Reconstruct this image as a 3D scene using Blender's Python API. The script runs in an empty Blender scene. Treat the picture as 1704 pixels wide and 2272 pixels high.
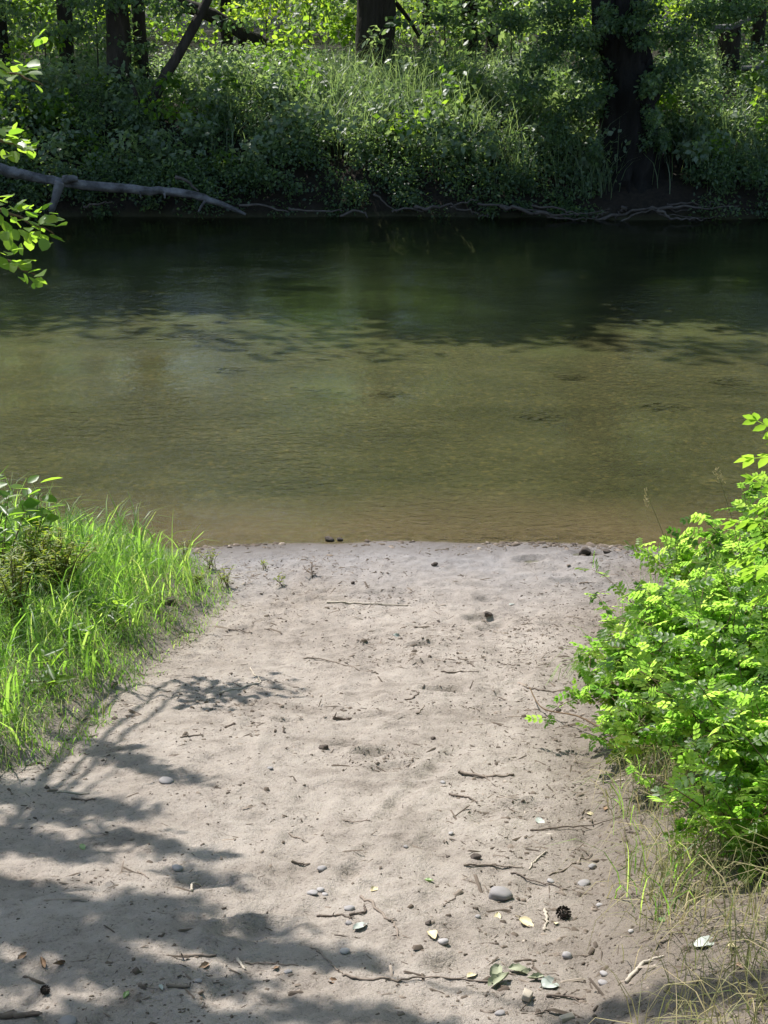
import bpy, math, random
import numpy as np
from mathutils import Vector, Matrix

R = math.radians
rng = np.random.default_rng(7)
random.seed(7)
S = bpy.context.scene

# ------------------------------------------------------------------ camera
CAM_H, PITCH, FPX, CU, CV = 3.6, R(21.6), 3000.0, 852.0, 1136.0
cam_d = bpy.data.cameras.new('camera')
cam_d.sensor_fit = 'VERTICAL'; cam_d.sensor_height = 36.0; cam_d.lens = 36.0 * FPX / 2272.0
cam_d.clip_start = 0.05; cam_d.clip_end = 1500
cam = bpy.data.objects.new('camera', cam_d); S.collection.objects.link(cam)
cam.location = (0, 0, CAM_H); cam.rotation_euler = (math.pi / 2 - PITCH, 0, 0)
S.camera = cam

# ------------------------------------------------------------------ light
SUN_AZ, SUN_EL = R(-40), R(54)          # azimuth from +Y towards +X
sun_dir = Vector((math.sin(SUN_AZ) * math.cos(SUN_EL), math.cos(SUN_AZ) * math.cos(SUN_EL), math.sin(SUN_EL)))
W = bpy.data.worlds.new('World'); S.world = W; W.use_nodes = True
wn = W.node_tree.nodes; bg = wn['Background']
sky = wn.new('ShaderNodeTexSky'); sky.sky_type = 'NISHITA'; sky.sun_disc = False
sky.sun_elevation = SUN_EL; sky.sun_rotation = SUN_AZ
W.node_tree.links.new(sky.outputs[0], bg.inputs[0]); bg.inputs[1].default_value = 0.15
sl = bpy.data.lights.new('sun', 'SUN'); sl.energy = 5.0; sl.angle = R(0.55); sl.color = (1.0, 0.965, 0.91)
so = bpy.data.objects.new('sun', sl); S.collection.objects.link(so)
so.rotation_euler = (-sun_dir).to_track_quat('-Z', 'Y').to_euler(); so.location = sun_dir * 60

S.view_settings.view_transform = 'Standard'; S.view_settings.look = 'None'
S.view_settings.gamma = 1; S.view_settings.use_curve_mapping = False
S.view_settings.exposure = 0.8
S.render.engine = 'CYCLES'
cy = S.cycles
cy.use_denoising = True
cy.max_bounces = 8; cy.diffuse_bounces = 4; cy.glossy_bounces = 3; cy.transmission_bounces = 6
cy.transparent_max_bounces = 12; cy.sample_clamp_indirect = 6.0; cy.caustics_reflective = False; cy.caustics_refractive = False

# ------------------------------------------------------------------ helpers: pixels, noise, terrain
F_ = np.array([0, math.cos(PITCH), -math.sin(PITCH)]); U_ = np.array([0, math.sin(PITCH), math.cos(PITCH)]); R_ = np.array([1., 0, 0])
C_ = np.array([0, 0, CAM_H])
def ray(u, v):
    d = F_ * FPX + R_ * (u - CU) + U_ * (CV - v)
    return d / FPX                       # so that t is the depth along the camera axis
def at_depth(u, v, t): return C_ + ray(u, v) * t
def at_y(u, v, y): d = ray(u, v); return C_ + d * (y / d[1])

def _hash(i, j, seed):
    h = (i.astype(np.int64) * 374761393 + j.astype(np.int64) * 668265263 + seed * 982451653) & 0xffffffff
    h = ((h ^ (h >> 13)) * 1274126177) & 0xffffffff
    h = h ^ (h >> 16)
    return (h & 0xffff) / 65535.0
def vnoise(x, y, seed=0):
    x = np.asarray(x, float); y = np.asarray(y, float)
    i = np.floor(x); j = np.floor(y); fx = x - i; fy = y - j
    fx = fx * fx * (3 - 2 * fx); fy = fy * fy * (3 - 2 * fy)
    a = _hash(i, j, seed); b = _hash(i + 1, j, seed); c = _hash(i, j + 1, seed); d = _hash(i + 1, j + 1, seed)
    return (a * (1 - fx) + b * fx) * (1 - fy) + (c * (1 - fx) + d * fx) * fy
def fbm(x, y, octv=4, seed=0):
    s = 0; a = 1; t = 0
    for k in range(octv):
        s = s + a * (vnoise(x * 2 ** k, y * 2 ** k, seed + k) - .5); t += a; a *= .5
    return s / t * 2

def Yn(x): return 8.5 + .07 * np.sin(1.3 * x + 1.2) + .035 * fbm(np.asarray(x, float) * 5, np.zeros_like(x) + 1.3, 3, 6) + .13 * fbm(np.asarray(x, float) * .9, np.zeros_like(x) + 3.3, 3, 5) - .02 * np.abs(x)
def Yf(x): return 21.9 + .35 * fbm(np.asarray(x, float) * .5, np.zeros_like(x) + 9.1, 4, 11)
XL_Y = [0, 2.2, 4.5, 4.65, 5.5, 6.2, 6.8, 7.4, 7.8, 8.4, 9.5]
XL_X = [-1.6, -1.6, -1.55, -1.36, -1.3, -1.2, -1.1, -1.02, -1.05, -1.5, -1.7]
XR_Y = [0, 2.3, 3.0, 3.6, 4.65, 5.5, 6.8, 8.5, 9.5]
XR_X = [.4, .46, .55, .68, .82, 1.0, 1.15, 1.85, 2.2]
def xl(y): return np.interp(y, XL_Y, XL_X)
def xr(y): return np.interp(y, XR_Y, XR_X)

FOOT = []      # x, y, angle, length, width, depth
GROOVE = []    # x0, y0, x1, y1, width, depth
def zbase(x, y):
    x = np.asarray(x, float); y = np.asarray(y, float)
    yn = Yn(x); s = yn - y
    q = s - 1.4
    p = .06 * s + .195 * (.5 * (q + np.sqrt(q * q + .5)) - .085)
    p = np.where(s > 9.5, np.minimum(p, 2.25 + .02 * (s - 9.5)), p)
    fall = np.clip(s / 1.2, 0, 1)
    dl = np.clip(xl(y) - x, 0, None); dr = np.clip(x - xr(y), 0, None)
    p = p + fall * (.50 * (1 - np.exp(-dl / .8)) + .10 * np.clip(dl - .5, 0, 1.5) + .38 * (1 - np.exp(-dr / .7)))
    t = -s
    bed = -.05 * np.clip(t, 0, 1.2) - .40 * (1 - np.exp(-np.clip(t - .2, 0, None) / 3.2)) - .25 * np.clip((t - 6) / 5, 0, 1)
    z = np.where(s > 0, p, bed)
    d = y - Yf(x)
    bank = np.interp(d, [-1.2, -.5, -.05, .12, .5, 1.5, 2.6, 4.5, 9, 20, 60, 300], [-.66, -.45, -.06, .22, .5, .95, 1.3, 1.5, 1.6, 1.7, 2.1, 6])
    z = np.where(d > -1.2, np.maximum(z, bank), z)
    # large soft relief
    z = z + np.where(d > .4, .10 * fbm(x * .7, y * .7, 3, 21), 0) + np.where((s > .3), .03 * np.clip(s, 0, 1) * fbm(x * 1.3, y * 1.3, 3, 31), 0)
    return z
def zfine(x, y):
    z = zbase(x, y)
    s = Yn(x) - y
    near = np.clip((s - .02) / .4, 0, 1) * (y > 1.0)
    z = z + near * (.010 * fbm(x * 4, y * 4, 3, 41) + .012 * fbm(x * 19, y * 19, 3, 51) + .006 * fbm(x * 45, y * 45, 2, 57))
    n = fbm(x * 9, y * 9, 2, 61); m = np.clip(fbm(x * 1.6, y * 1.6, 2, 65) + .25, 0, 1)
    z = z - near * m * .030 * np.clip(n - .14, 0, 1) * 2
    for fx, fy, a, L, w, dp in FOOT:
        ca, sa = math.cos(a), math.sin(a)
        lx = ((x - fx) * ca + (y - fy) * sa) / L; ly = (-(x - fx) * sa + (y - fy) * ca) / w
        rr = lx * lx + ly * ly
        z = z - dp * np.exp(-rr ** 2 * 1.2) + .45 * dp * np.exp(-((np.sqrt(rr) - 1.35) / .3) ** 2) * (.4 + vnoise(x * 25, y * 25, 71))
    for x0, y0, x1, y1, w, dp in GROOVE:
        dx, dy = x1 - x0, y1 - y0; L = math.hypot(dx, dy)
        al = ((x - x0) * dx + (y - y0) * dy) / L; ac = (-(x - x0) * dy + (y - y0) * dx) / L
        inside = np.clip(1 - np.abs(al / L - .5) * 2, 0, 1) ** .4
        z = z - dp * inside * np.exp(-(ac / w) ** 4) * (.75 + .45 * np.sin(al * 60 + ac * 30)) + .4 * dp * inside * np.exp(-((np.abs(ac) - 1.5 * w) / (.5 * w)) ** 2)
    return z
def ground_hit(u, v, fn=zbase):
    d = ray(u, v); t = np.linspace(1.5, 40, 1500)
    p = C_[None] + d[None] * t[:, None]
    below = p[:, 2] < fn(p[:, 0], p[:, 1])
    k = int(np.argmax(below)); a, b = t[max(k - 1, 0)], t[k]
    for _ in range(14):
        m = (a + b) / 2; q = C_ + d * m
        if q[2] < float(fn(q[0:1], q[1:2])[0]): b = m
        else: a = m
    q = C_ + d * b
    return q, b
def P3(q): return (float(q[0]), float(q[1]), float(q[2]))

for (u, v, ang, L, w, dp) in [(940, 1432, .1, .085, .05, .035), (1062, 1372, .3, .09, .05, .03), (840, 1672, .2, .10, .05, .035),
        (990, 1532, .1, .11, .045, .03), (770, 1650, .1, .10, .04, .022), (1085, 1395, 0, .08, .05, .028), (1230, 1385, 0, .10, .05, .02),
        (1270, 1290, .1, .12, .05, .022), (1180, 1240, .2, .11, .06, .022), (870, 1705, .5, .09, .05, .02), (960, 1465, .2, .08, .05, .022),
        (1300, 1228, 0, .13, .05, .02), (640, 1600, .1, .08, .035, .018), (1080, 1330, .2, .07, .04, .022), (740, 1596, 0, .07, .03, .02),
        (820, 1590, 0, .10, .03, .016), (890, 1612, .3, .07, .04, .016), (450, 1960, .2, .10, .06, .02), (560, 2060, .2, .11, .06, .025),
        (1010, 2140, .2, .08, .05, .02), (920, 2000, .4, .09, .05, .018), (1160, 1790, .2, .09, .05, .022), (700, 1330, 0, .2, .06, .012),
        (860, 1320, 0, .25, .07, .012), (1010, 1300, 0, .2, .06, .012)]:
    q, _ = ground_hit(u, v); FOOT.append((q[0], q[1], ang, L, w, dp))
for (u0, v0, u1, v1, w, dp) in [(830, 1840, 905, 1760, .035, .022), (900, 1765, 1025, 1655, .04, .02), (735, 1990, 865, 1830, .03, .014), (640, 1990, 690, 1880, .03, .012), (560, 2180, 720, 1700, .06, .010), (760, 1700, 850, 1330, .06, .009), (1010, 2180, 960, 1780, .05, .010), (1120, 1720, 1080, 1300, .06, .009), (480, 1800, 640, 1420, .05, .008), (1090, 1560, 1180, 1480, .035, .014)]:
    a, _ = ground_hit(u0, v0); b, _ = ground_hit(u1, v1); GROOVE.append((a[0], a[1], b[0], b[1], w, dp))

# ------------------------------------------------------------------ helpers: meshes and objects
def link(o, parent=None):
    S.collection.objects.link(o)
    if parent is not None: o.parent = parent
    return o
def tag(o, label=None, cat=None, group=None, kind=None):
    if label: o['label'] = label
    if cat: o['category'] = cat
    if group: o['group'] = group
    if kind: o['kind'] = kind
    return o
def make_mesh(name, V, faces, smooth=False, tone=None):
    """V (n,3); faces a list of (m,k) int arrays"""
    me = bpy.data.meshes.new(name)
    V = np.asarray(V, np.float32); me.vertices.add(len(V)); me.vertices.foreach_set('co', V.ravel())
    idx = []; starts = []; off = 0
    for f in faces:
        f = np.asarray(f, np.int32)
        if f.size == 0: continue
        idx.append(f.ravel()); starts.append(off + np.arange(len(f)) * f.shape[1]); off += f.size
    idx = np.concatenate(idx); starts = np.concatenate(starts)
    me.loops.add(len(idx)); me.loops.foreach_set('vertex_index', idx.astype(np.int32))
    me.polygons.add(len(starts)); me.polygons.foreach_set('loop_start', starts.astype(np.int32))
    me.update(calc_edges=True)
    if smooth: me.polygons.foreach_set('use_smooth', np.ones(len(starts), bool))
    if tone is not None:
        at = me.attributes.new('tone', 'FLOAT', 'POINT'); at.data.foreach_set('value', np.asarray(tone, np.float32))
    return me
def add_obj(name, me, mat, parent=None, loc=None):
    o = bpy.data.objects.new(name, me)
    if mat and not me.materials: me.materials.append(mat)
    if loc is not None: o.location = loc
    return link(o, parent)
def thing(name, loc, label, cat, group=None):
    o = bpy.data.objects.new(name, None); o.location = loc; o.empty_display_size = .1
    link(o); tag(o, label, cat, group); return o
class Geo:
    def __init__(s): s.V = []; s.T = []; s.Q = []; s.tone = []; s.n = 0
    def add(s, V, tris=None, quads=None, tone=.5):
        V = np.asarray(V, float)
        if tris is not None and len(tris): s.T.append(np.asarray(tris, int) + s.n)
        if quads is not None and len(quads): s.Q.append(np.asarray(quads, int) + s.n)
        s.V.append(V); s.tone.append(np.full(len(V), tone) if np.isscalar(tone) else np.asarray(tone)); s.n += len(V)
    def mesh(s, name, smooth=False, origin=None):
        V = np.concatenate(s.V)
        if origin is not None: V = V - np.asarray(origin)[None]
        f = []
        if s.T: f.append(np.concatenate(s.T))
        if s.Q: f.append(np.concatenate(s.Q))
        return make_mesh(name, V, f, smooth, np.concatenate(s.tone))

def norm(a): return a / np.maximum(np.linalg.norm(a, axis=-1, keepdims=True), 1e-9)
def frames(axis, nrm):
    y = norm(axis); x = norm(np.cross(y, nrm)); z = np.cross(x, y)
    return np.stack([x, y, z], axis=-1)          # columns
def scatter(geo, tv, tt, tq, P, M, sc, tone):
    """template verts tv stamped at P with rotation M and scale sc (n,) or (n,3)"""
    n = len(P); sc = np.asarray(sc)
    if sc.ndim == 1: sc = np.repeat(sc[:, None], 3, 1)
    L = tv[None] * sc[:, None, :]
    V = np.einsum('nij,nkj->nki', M, L) + P[:, None, :]
    k = len(tv); off = (np.arange(n) * k)[:, None, None]
    T = (np.asarray(tt)[None] + off).reshape(-1, 3) if tt is not None and len(tt) else None
    Q = (np.asarray(tq)[None] + off).reshape(-1, 4) if tq is not None and len(tq) else None
    geo.add(V.reshape(-1, 3), T, Q, np.repeat(tone, k))
# leaf templates: y along the leaf, z its upper face
LEAF4 = (np.array([(0, 0, 0), (.33, .45, .07), (0, 1, -.06), (-.33, .45, .07)], float), [(0, 1, 2), (0, 2, 3)], None)
LEAF8 = (np.array([(0, 0, 0), (.24, .22, .05), (.31, .52, .05), (.16, .84, .0), (0, 1, -.06), (-.16, .84, .0), (-.31, .52, .05), (-.24, .22, .05), (0, .28, .0), (0, .62, -.02)], float),
         [(0, 1, 8), (0, 8, 7), (4, 9, 3), (4, 5, 9)], [(1, 2, 9, 8), (8, 9, 6, 7), (2, 3, 9, 9), (9, 5, 6, 6)])
LEAF8 = (LEAF8[0], [(0, 1, 8), (0, 8, 7), (4, 9, 3), (4, 5, 9), (2, 3, 9), (9, 5, 6)], [(1, 2, 9, 8), (8, 9, 6, 7)])
def compound(nl=7, wid=.5, droop=.12):
    g = Geo()
    rs = np.array([(-.012, 0, 0), (.012, 0, 0), (.008, .8, -.03), (-.008, .8, -.03)]); g.add(rs, None, [(0, 1, 2, 3)], .5)
    half = (nl - 1) // 2; specs = [(0.66, 0, .36)]
    for k in range(half):
        yy = .18 + .48 * k / max(half - 1, 1)
        for sgn in (-1, 1): specs.append((yy, sgn * (1.12 - .12 * k), .33))
    for yy, a, L in specs:
        ax = np.array([(math.sin(a), math.cos(a), -droop)]); nn = np.array([(0.1 * a, 0, 1.)])
        base = np.array([(0, yy, -.02)])
        tv = np.array([(0, 0, 0), (wid * .5, .32, .05), (wid * .42, .68, .04), (0, 1, -.04), (-wid * .42, .68, .04), (-wid * .5, .32, .05)])
        scatter(g, tv, None, [(0, 1, 2, 3), (0, 3, 4, 5)], base, frames(ax, nn), np.array([L]), np.array([.5]))
    return g
def stamp(g):   # Geo -> template
    return np.concatenate(g.V), (np.concatenate(g.T) if g.T else None), (np.concatenate(g.Q) if g.Q else None)

def tube(geo, pts, rad, sides=6, tone=.5, wob=0., seed=0, cap=True):
    pts = np.asarray(pts, float); n = len(pts); rad = np.broadcast_to(np.asarray(rad, float), (n,))
    tan = norm(np.gradient(pts, axis=0)); ref = np.array([.31, .17, .93]);
    if abs(np.dot(norm(pts[-1] - pts[0]), norm(ref))) > .85: ref = np.array([.95, .2, .1])
    x = norm(np.cross(tan, ref[None])); y = np.cross(tan, x)
    a = np.arange(sides) / sides * 2 * math.pi
    rr = rad[:, None] * np.ones((1, sides))
    if wob:
        rr = rr * (1 + wob * (fbm(a[None] * sides / 5 + seed * 3.7 + 0 * rad[:, None], np.arange(n)[:, None] * .55 + 0 * a[None], 3, 90 + seed)))
    V = pts[:, None] + rr[..., None] * (np.cos(a)[None, :, None] * x[:, None] + np.sin(a)[None, :, None] * y[:, None])
    i = np.arange(n - 1)[:, None] * sides; j = np.arange(sides)[None]; j2 = (j + 1) % sides
    Q = np.stack([i + j, i + j2, i + sides + j2, i + sides + j], -1).reshape(-1, 4)
    V = V.reshape(-1, 3); T = None
    if cap:
        V = np.concatenate([V, pts[:1], pts[-1:]]); c0, c1 = n * sides, n * sides + 1; jj = np.arange(sides); jk = (jj + 1) % sides
        T = np.concatenate([np.stack([jk, jj, 0 * jj + c0], -1), np.stack([(n - 1) * sides + jj, (n - 1) * sides + jk, 0 * jj + c1], -1)])
    geo.add(V, T, Q, tone)
def curve(pts, n=10, jit=0., seed=0):
    """smooth polyline through pts"""
    pts = np.asarray(pts, float)
    if len(pts) == 2: pts = np.array([pts[0], (pts[0] + pts[1]) / 2, pts[1]])
    t = np.linspace(0, len(pts) - 1, n); out = []
    for k in t:
        i = min(int(k), len(pts) - 2); f = k - i
        p0 = pts[max(i - 1, 0)]; p1 = pts[i]; p2 = pts[i + 1]; p3 = pts[min(i + 2, len(pts) - 1)]
        out.append(.5 * ((2 * p1) + (-p0 + p2) * f + (2 * p0 - 5 * p1 + 4 * p2 - p3) * f ** 2 + (-p0 + 3 * p1 - 3 * p2 + p3) * f ** 3))
    out = np.array(out)
    if jit:
        r2 = np.random.default_rng(seed + 5); out[1:-1] += r2.normal(0, jit, (n - 2, 3))
    return out
def rand_dirs(n, up=0., r=rng):
    d = r.normal(size=(n, 3)); d = norm(d); d[:, 2] += up; return norm(d)

# ------------------------------------------------------------------ materials
MATS = {}
def new_mat(name):
    m = bpy.data.materials.new(name); m.use_nodes = True; nt = m.node_tree; nt.nodes.clear()
    out = nt.nodes.new('ShaderNodeOutputMaterial'); MATS[name] = m
    return m, nt, out
def ramp(nt, stops, fac=None):
    r = nt.nodes.new('ShaderNodeValToRGB'); e = r.color_ramp.elements
    while len(e) < len(stops): e.new(.5)
    for k, (p, c) in enumerate(stops): e[k].position = p; e[k].color = (*c, 1)
    if fac is not None: nt.links.new(fac, r.inputs[0])
    return r.outputs[0]
def noise(nt, scale, detail=4, rough=.6, vec=None, dist=0.):
    n = nt.nodes.new('ShaderNodeTexNoise'); n.inputs['Scale'].default_value = scale; n.inputs['Detail'].default_value = detail
    n.inputs['Roughness'].default_value = rough; n.inputs['Distortion'].default_value = dist
    if vec is not None: nt.links.new(vec, n.inputs['Vector'])
    return n.outputs['Fac']
def geo_pos(nt): return nt.nodes.new('ShaderNodeNewGeometry').outputs['Position']
def mapping(nt, vec, scale):
    m = nt.nodes.new('ShaderNodeMapping'); m.inputs['Scale'].default_value = scale; nt.links.new(vec, m.inputs['Vector']); return m.outputs[0]
def attr(nt, name):
    a = nt.nodes.new('ShaderNodeAttribute'); a.attribute_name = name; return a.outputs['Fac']
def mixc(nt, a, b, fac, mode='MIX'):
    m = nt.nodes.new('ShaderNodeMix'); m.data_type = 'RGBA'; m.blend_type = mode
    for sock, val in ((m.inputs['Factor'], fac), (m.inputs['A'], a), (m.inputs['B'], b)):
        if hasattr(val, 'is_linked') or hasattr(val, 'links'): nt.links.new(val, sock)
        elif isinstance(val, (int, float)): sock.default_value = val
        else: sock.default_value = (*val, 1)
    return m.outputs['Result']
def math_(nt, op, a, b=0., clamp=False):
    m = nt.nodes.new('ShaderNodeMath'); m.operation = op; m.use_clamp = clamp
    for k, val in enumerate((a, b)):
        if isinstance(val, (int, float)): m.inputs[k].default_value = val
        else: nt.links.new(val, m.inputs[k])
    return m.outputs[0]
def bump(nt, h, strength, dist, nrm=None):
    b = nt.nodes.new('ShaderNodeBump'); b.inputs['Strength'].default_value = strength; b.inputs['Distance'].default_value = dist
    nt.links.new(h, b.inputs['Height'])
    if nrm is not None: nt.links.new(nrm, b.inputs['Normal'])
    return b.outputs[0]
def principled(nt, col, rough=.8, nrm=None, spec=.3):
    p = nt.nodes.new('ShaderNodeBsdfPrincipled')
    if isinstance(col, tuple): p.inputs['Base Color'].default_value = (*col, 1)
    else: nt.links.new(col, p.inputs['Base Color'])
    if isinstance(rough, (int, float)): p.inputs['Roughness'].default_value = rough
    else: nt.links.new(rough, p.inputs['Roughness'])
    p.inputs['Specular IOR Level'].default_value = spec
    if nrm is not None: nt.links.new(nrm, p.inputs['Normal'])
    return p
def leaf_mat(name, stops, tstops, trans=.45, rough=.45, spec=.4, obj_random=False):
    m, nt, out = new_mat(name)
    if obj_random: f = nt.nodes.new('ShaderNodeObjectInfo').outputs['Random']
    else: f = attr(nt, 'tone')
    n = noise(nt, 9, 2, .5, geo_pos(nt)); f = math_(nt, 'ADD', f, math_(nt, 'MULTIPLY', math_(nt, 'SUBTRACT', n, .5), .35), True)
    p = principled(nt, ramp(nt, stops, f), rough, None, spec)
    t = nt.nodes.new('ShaderNodeBsdfTranslucent'); nt.links.new(ramp(nt, tstops, f), t.inputs[0])
    mx = nt.nodes.new('ShaderNodeMixShader'); mx.inputs[0].default_value = trans
    nt.links.new(p.outputs[0], mx.inputs[1]); nt.links.new(t.outputs[0], mx.inputs[2]); nt.links.new(mx.outputs[0], out.inputs[0])
    return m
def solid_mat(name, stops, nscale=20, rough=.85, bstr=.6, bdist=.004, use_tone=False, obj_random=False, spec=.25, stretch=None):
    m, nt, out = new_mat(name)
    tc = nt.nodes.new('ShaderNodeTexCoord').outputs['Object'] if stretch is None else mapping(nt, nt.nodes.new('ShaderNodeTexCoord').outputs['Object'], stretch)
    n = noise(nt, nscale, 5, .65, tc); f = n
    if use_tone: f = math_(nt, 'ADD', math_(nt, 'MULTIPLY', n, .45), math_(nt, 'MULTIPLY', attr(nt, 'tone'), .75), True)
    if obj_random: f = math_(nt, 'ADD', math_(nt, 'MULTIPLY', n, .6), math_(nt, 'MULTIPLY', nt.nodes.new('ShaderNodeObjectInfo').outputs['Random'], .5), True)
    p = principled(nt, ramp(nt, stops, f), rough, bump(nt, n, bstr, bdist), spec)
    nt.links.new(p.outputs[0], out.inputs[0]); return m

G1 = [(0, (.025, .047, .025)), (.5, (.060, .10, .050)), (1, (.11, .16, .08))]
GT1 = [(0, (.10, .20, .06)), (.5, (.26, .42, .09)), (1, (.46, .60, .13))]
M_FAR = leaf_mat('far_leaf', G1, GT1, .42, .46, .45)
M_FERN = leaf_mat('fern_leaf', [(0, (.05, .08, .05)), (.5, (.10, .145, .09)), (1, (.15, .20, .13))], [(0, (.14, .26, .08)), (1, (.42, .56, .16))], .45, .42, .5)
M_BACK = leaf_mat('backwood_leaf', [(0, (.03, .06, .010)), (.5, (.06, .12, .018)), (1, (.10, .17, .03))], [(0, (.14, .30, .02)), (.5, (.38, .60, .04)), (1, (.62, .78, .07))], .58, .5, .4)
M_CROWN = leaf_mat('crown_leaf', G1, [(0, (.18, .34, .04)), (.5, (.38, .58, .06)), (1, (.60, .76, .09))], .6, .5, .35)
M_GRASS = leaf_mat('bank_grass', [(0, (.05, .10, .02)), (.5, (.08, .17, .035)), (1, (.16, .22, .07))], [(0, (.18, .40, .04)), (.5, (.36, .64, .07)), (1, (.66, .80, .18))], .58, .42, .45)
M_STRAW = leaf_mat('dry_grass', [(0, (.10, .13, .04)), (.4, (.22, .21, .09)), (1, (.42, .34, .19))], [(0, (.12, .2, .04)), (1, (.45, .38, .18))], .35, .6, .3)
M_ROSE = leaf_mat('rose_leaf', [(0, (.035, .08, .014)), (.5, (.075, .14, .02)), (1, (.12, .19, .03))], [(0, (.15, .34, .04)), (.45, (.38, .66, .08)), (1, (.60, .82, .14))], .66, .40, .45)
M_ROSE_O = leaf_mat('rose_leaf_single', [(0, (.035, .08, .014)), (.5, (.075, .14, .02)), (1, (.12, .19, .03))], [(0, (.15, .34, .04)), (.45, (.38, .66, .08)), (1, (.60, .82, .14))], .66, .40, .45, True)
M_ALDER = leaf_mat('alder_leaf', [(0, (.05, .10, .018)), (1, (.10, .16, .03))], [(0, (.24, .46, .03)), (1, (.48, .72, .06))], .55, .38, .5, True)
M_WEED = leaf_mat('weed_leaf', [(0, (.06, .10, .015)), (.6, (.13, .17, .025)), (1, (.24, .22, .05))], [(0, (.25, .40, .02)), (1, (.62, .66, .06))], .48, .5, .4)
M_BARK = solid_mat('bark', [(0, (.010, .008, .006)), (.5, (.032, .026, .021)), (1, (.085, .073, .062))], 9, .92, 1., .06, stretch=(1, 1, .18))
M_STEM = solid_mat('stem', [(0, (.05, .03, .02)), (.5, (.11, .07, .04)), (1, (.16, .13, .06))], 30, .8)
M_LOG = solid_mat('weathered_log', [(.3, (.022, .021, .02)), (.45, (.085, .083, .085)), (.7, (.19, .187, .19))], 5, .9, 1., .03)
M_ROOT = solid_mat('root', [(0, (.025, .021, .018)), (.5, (.07, .06, .052)), (1, (.15, .135, .12))], 10, .85, .6, .006)
M_TWIG = solid_mat('twig', [(0, (.05, .038, .03)), (.5, (.13, .10, .08)), (1, (.26, .21, .17))], 25, .85, .5, .002, obj_random=True)
M_TWIGP = solid_mat('pale_twig', [(0, (.22, .18, .14)), (.5, (.36, .31, .25)), (1, (.55, .48, .40))], 25, .85, .5, .002)
M_STONE = solid_mat('stone', [(0, (.15, .135, .13)), (.5, (.27, .25, .245)), (1, (.40, .37, .36))], 14, .8, .4, .003, obj_random=True)
M_CLOD = solid_mat('clod', [(0, (.035, .028, .023)), (1, (.12, .095, .08))], 30, .95, 1., .008)
M_LITTER = solid_mat('litter', [(0, (.035, .026, .02)), (.45, (.11, .085, .065)), (.8, (.26, .21, .17)), (1, (.42, .37, .31))], 8, .9, .2, .001, use_tone=True)
M_DEAD = solid_mat('dead_leaf', [(0, (.10, .055, .03)), (.5, (.24, .15, .09)), (1, (.40, .28, .19))], 12, .7, .6, .003, obj_random=True)
M_OLIVE = solid_mat('olive_leaf', [(0, (.14, .15, .08)), (.5, (.25, .26, .17)), (1, (.40, .41, .31))], 12, .65, .5, .003)
M_SILVER = solid_mat('silver_leaf', [(.3, (.20, .22, .19)), (.7, (.46, .48, .44))], 15, .55, .5, .003)
M_GREENLEAF = leaf_mat('fresh_fallen_leaf', [(0, (.14, .24, .07)), (1, (.26, .36, .16))], [(0, (.3, .5, .1)), (1, (.4, .6, .15))], .3, .4, .5, True)
M_YELLEAF = solid_mat('yellow_leaf', [(0, (.40, .32, .16)), (1, (.66, .58, .40))], 15, .6, .4, .002)
M_WEEDBED = solid_mat('river_weed', [(0, (.05, .046, .022)), (1, (.085, .078, .036))], 12, .9, 0., .001, use_tone=True)

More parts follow.
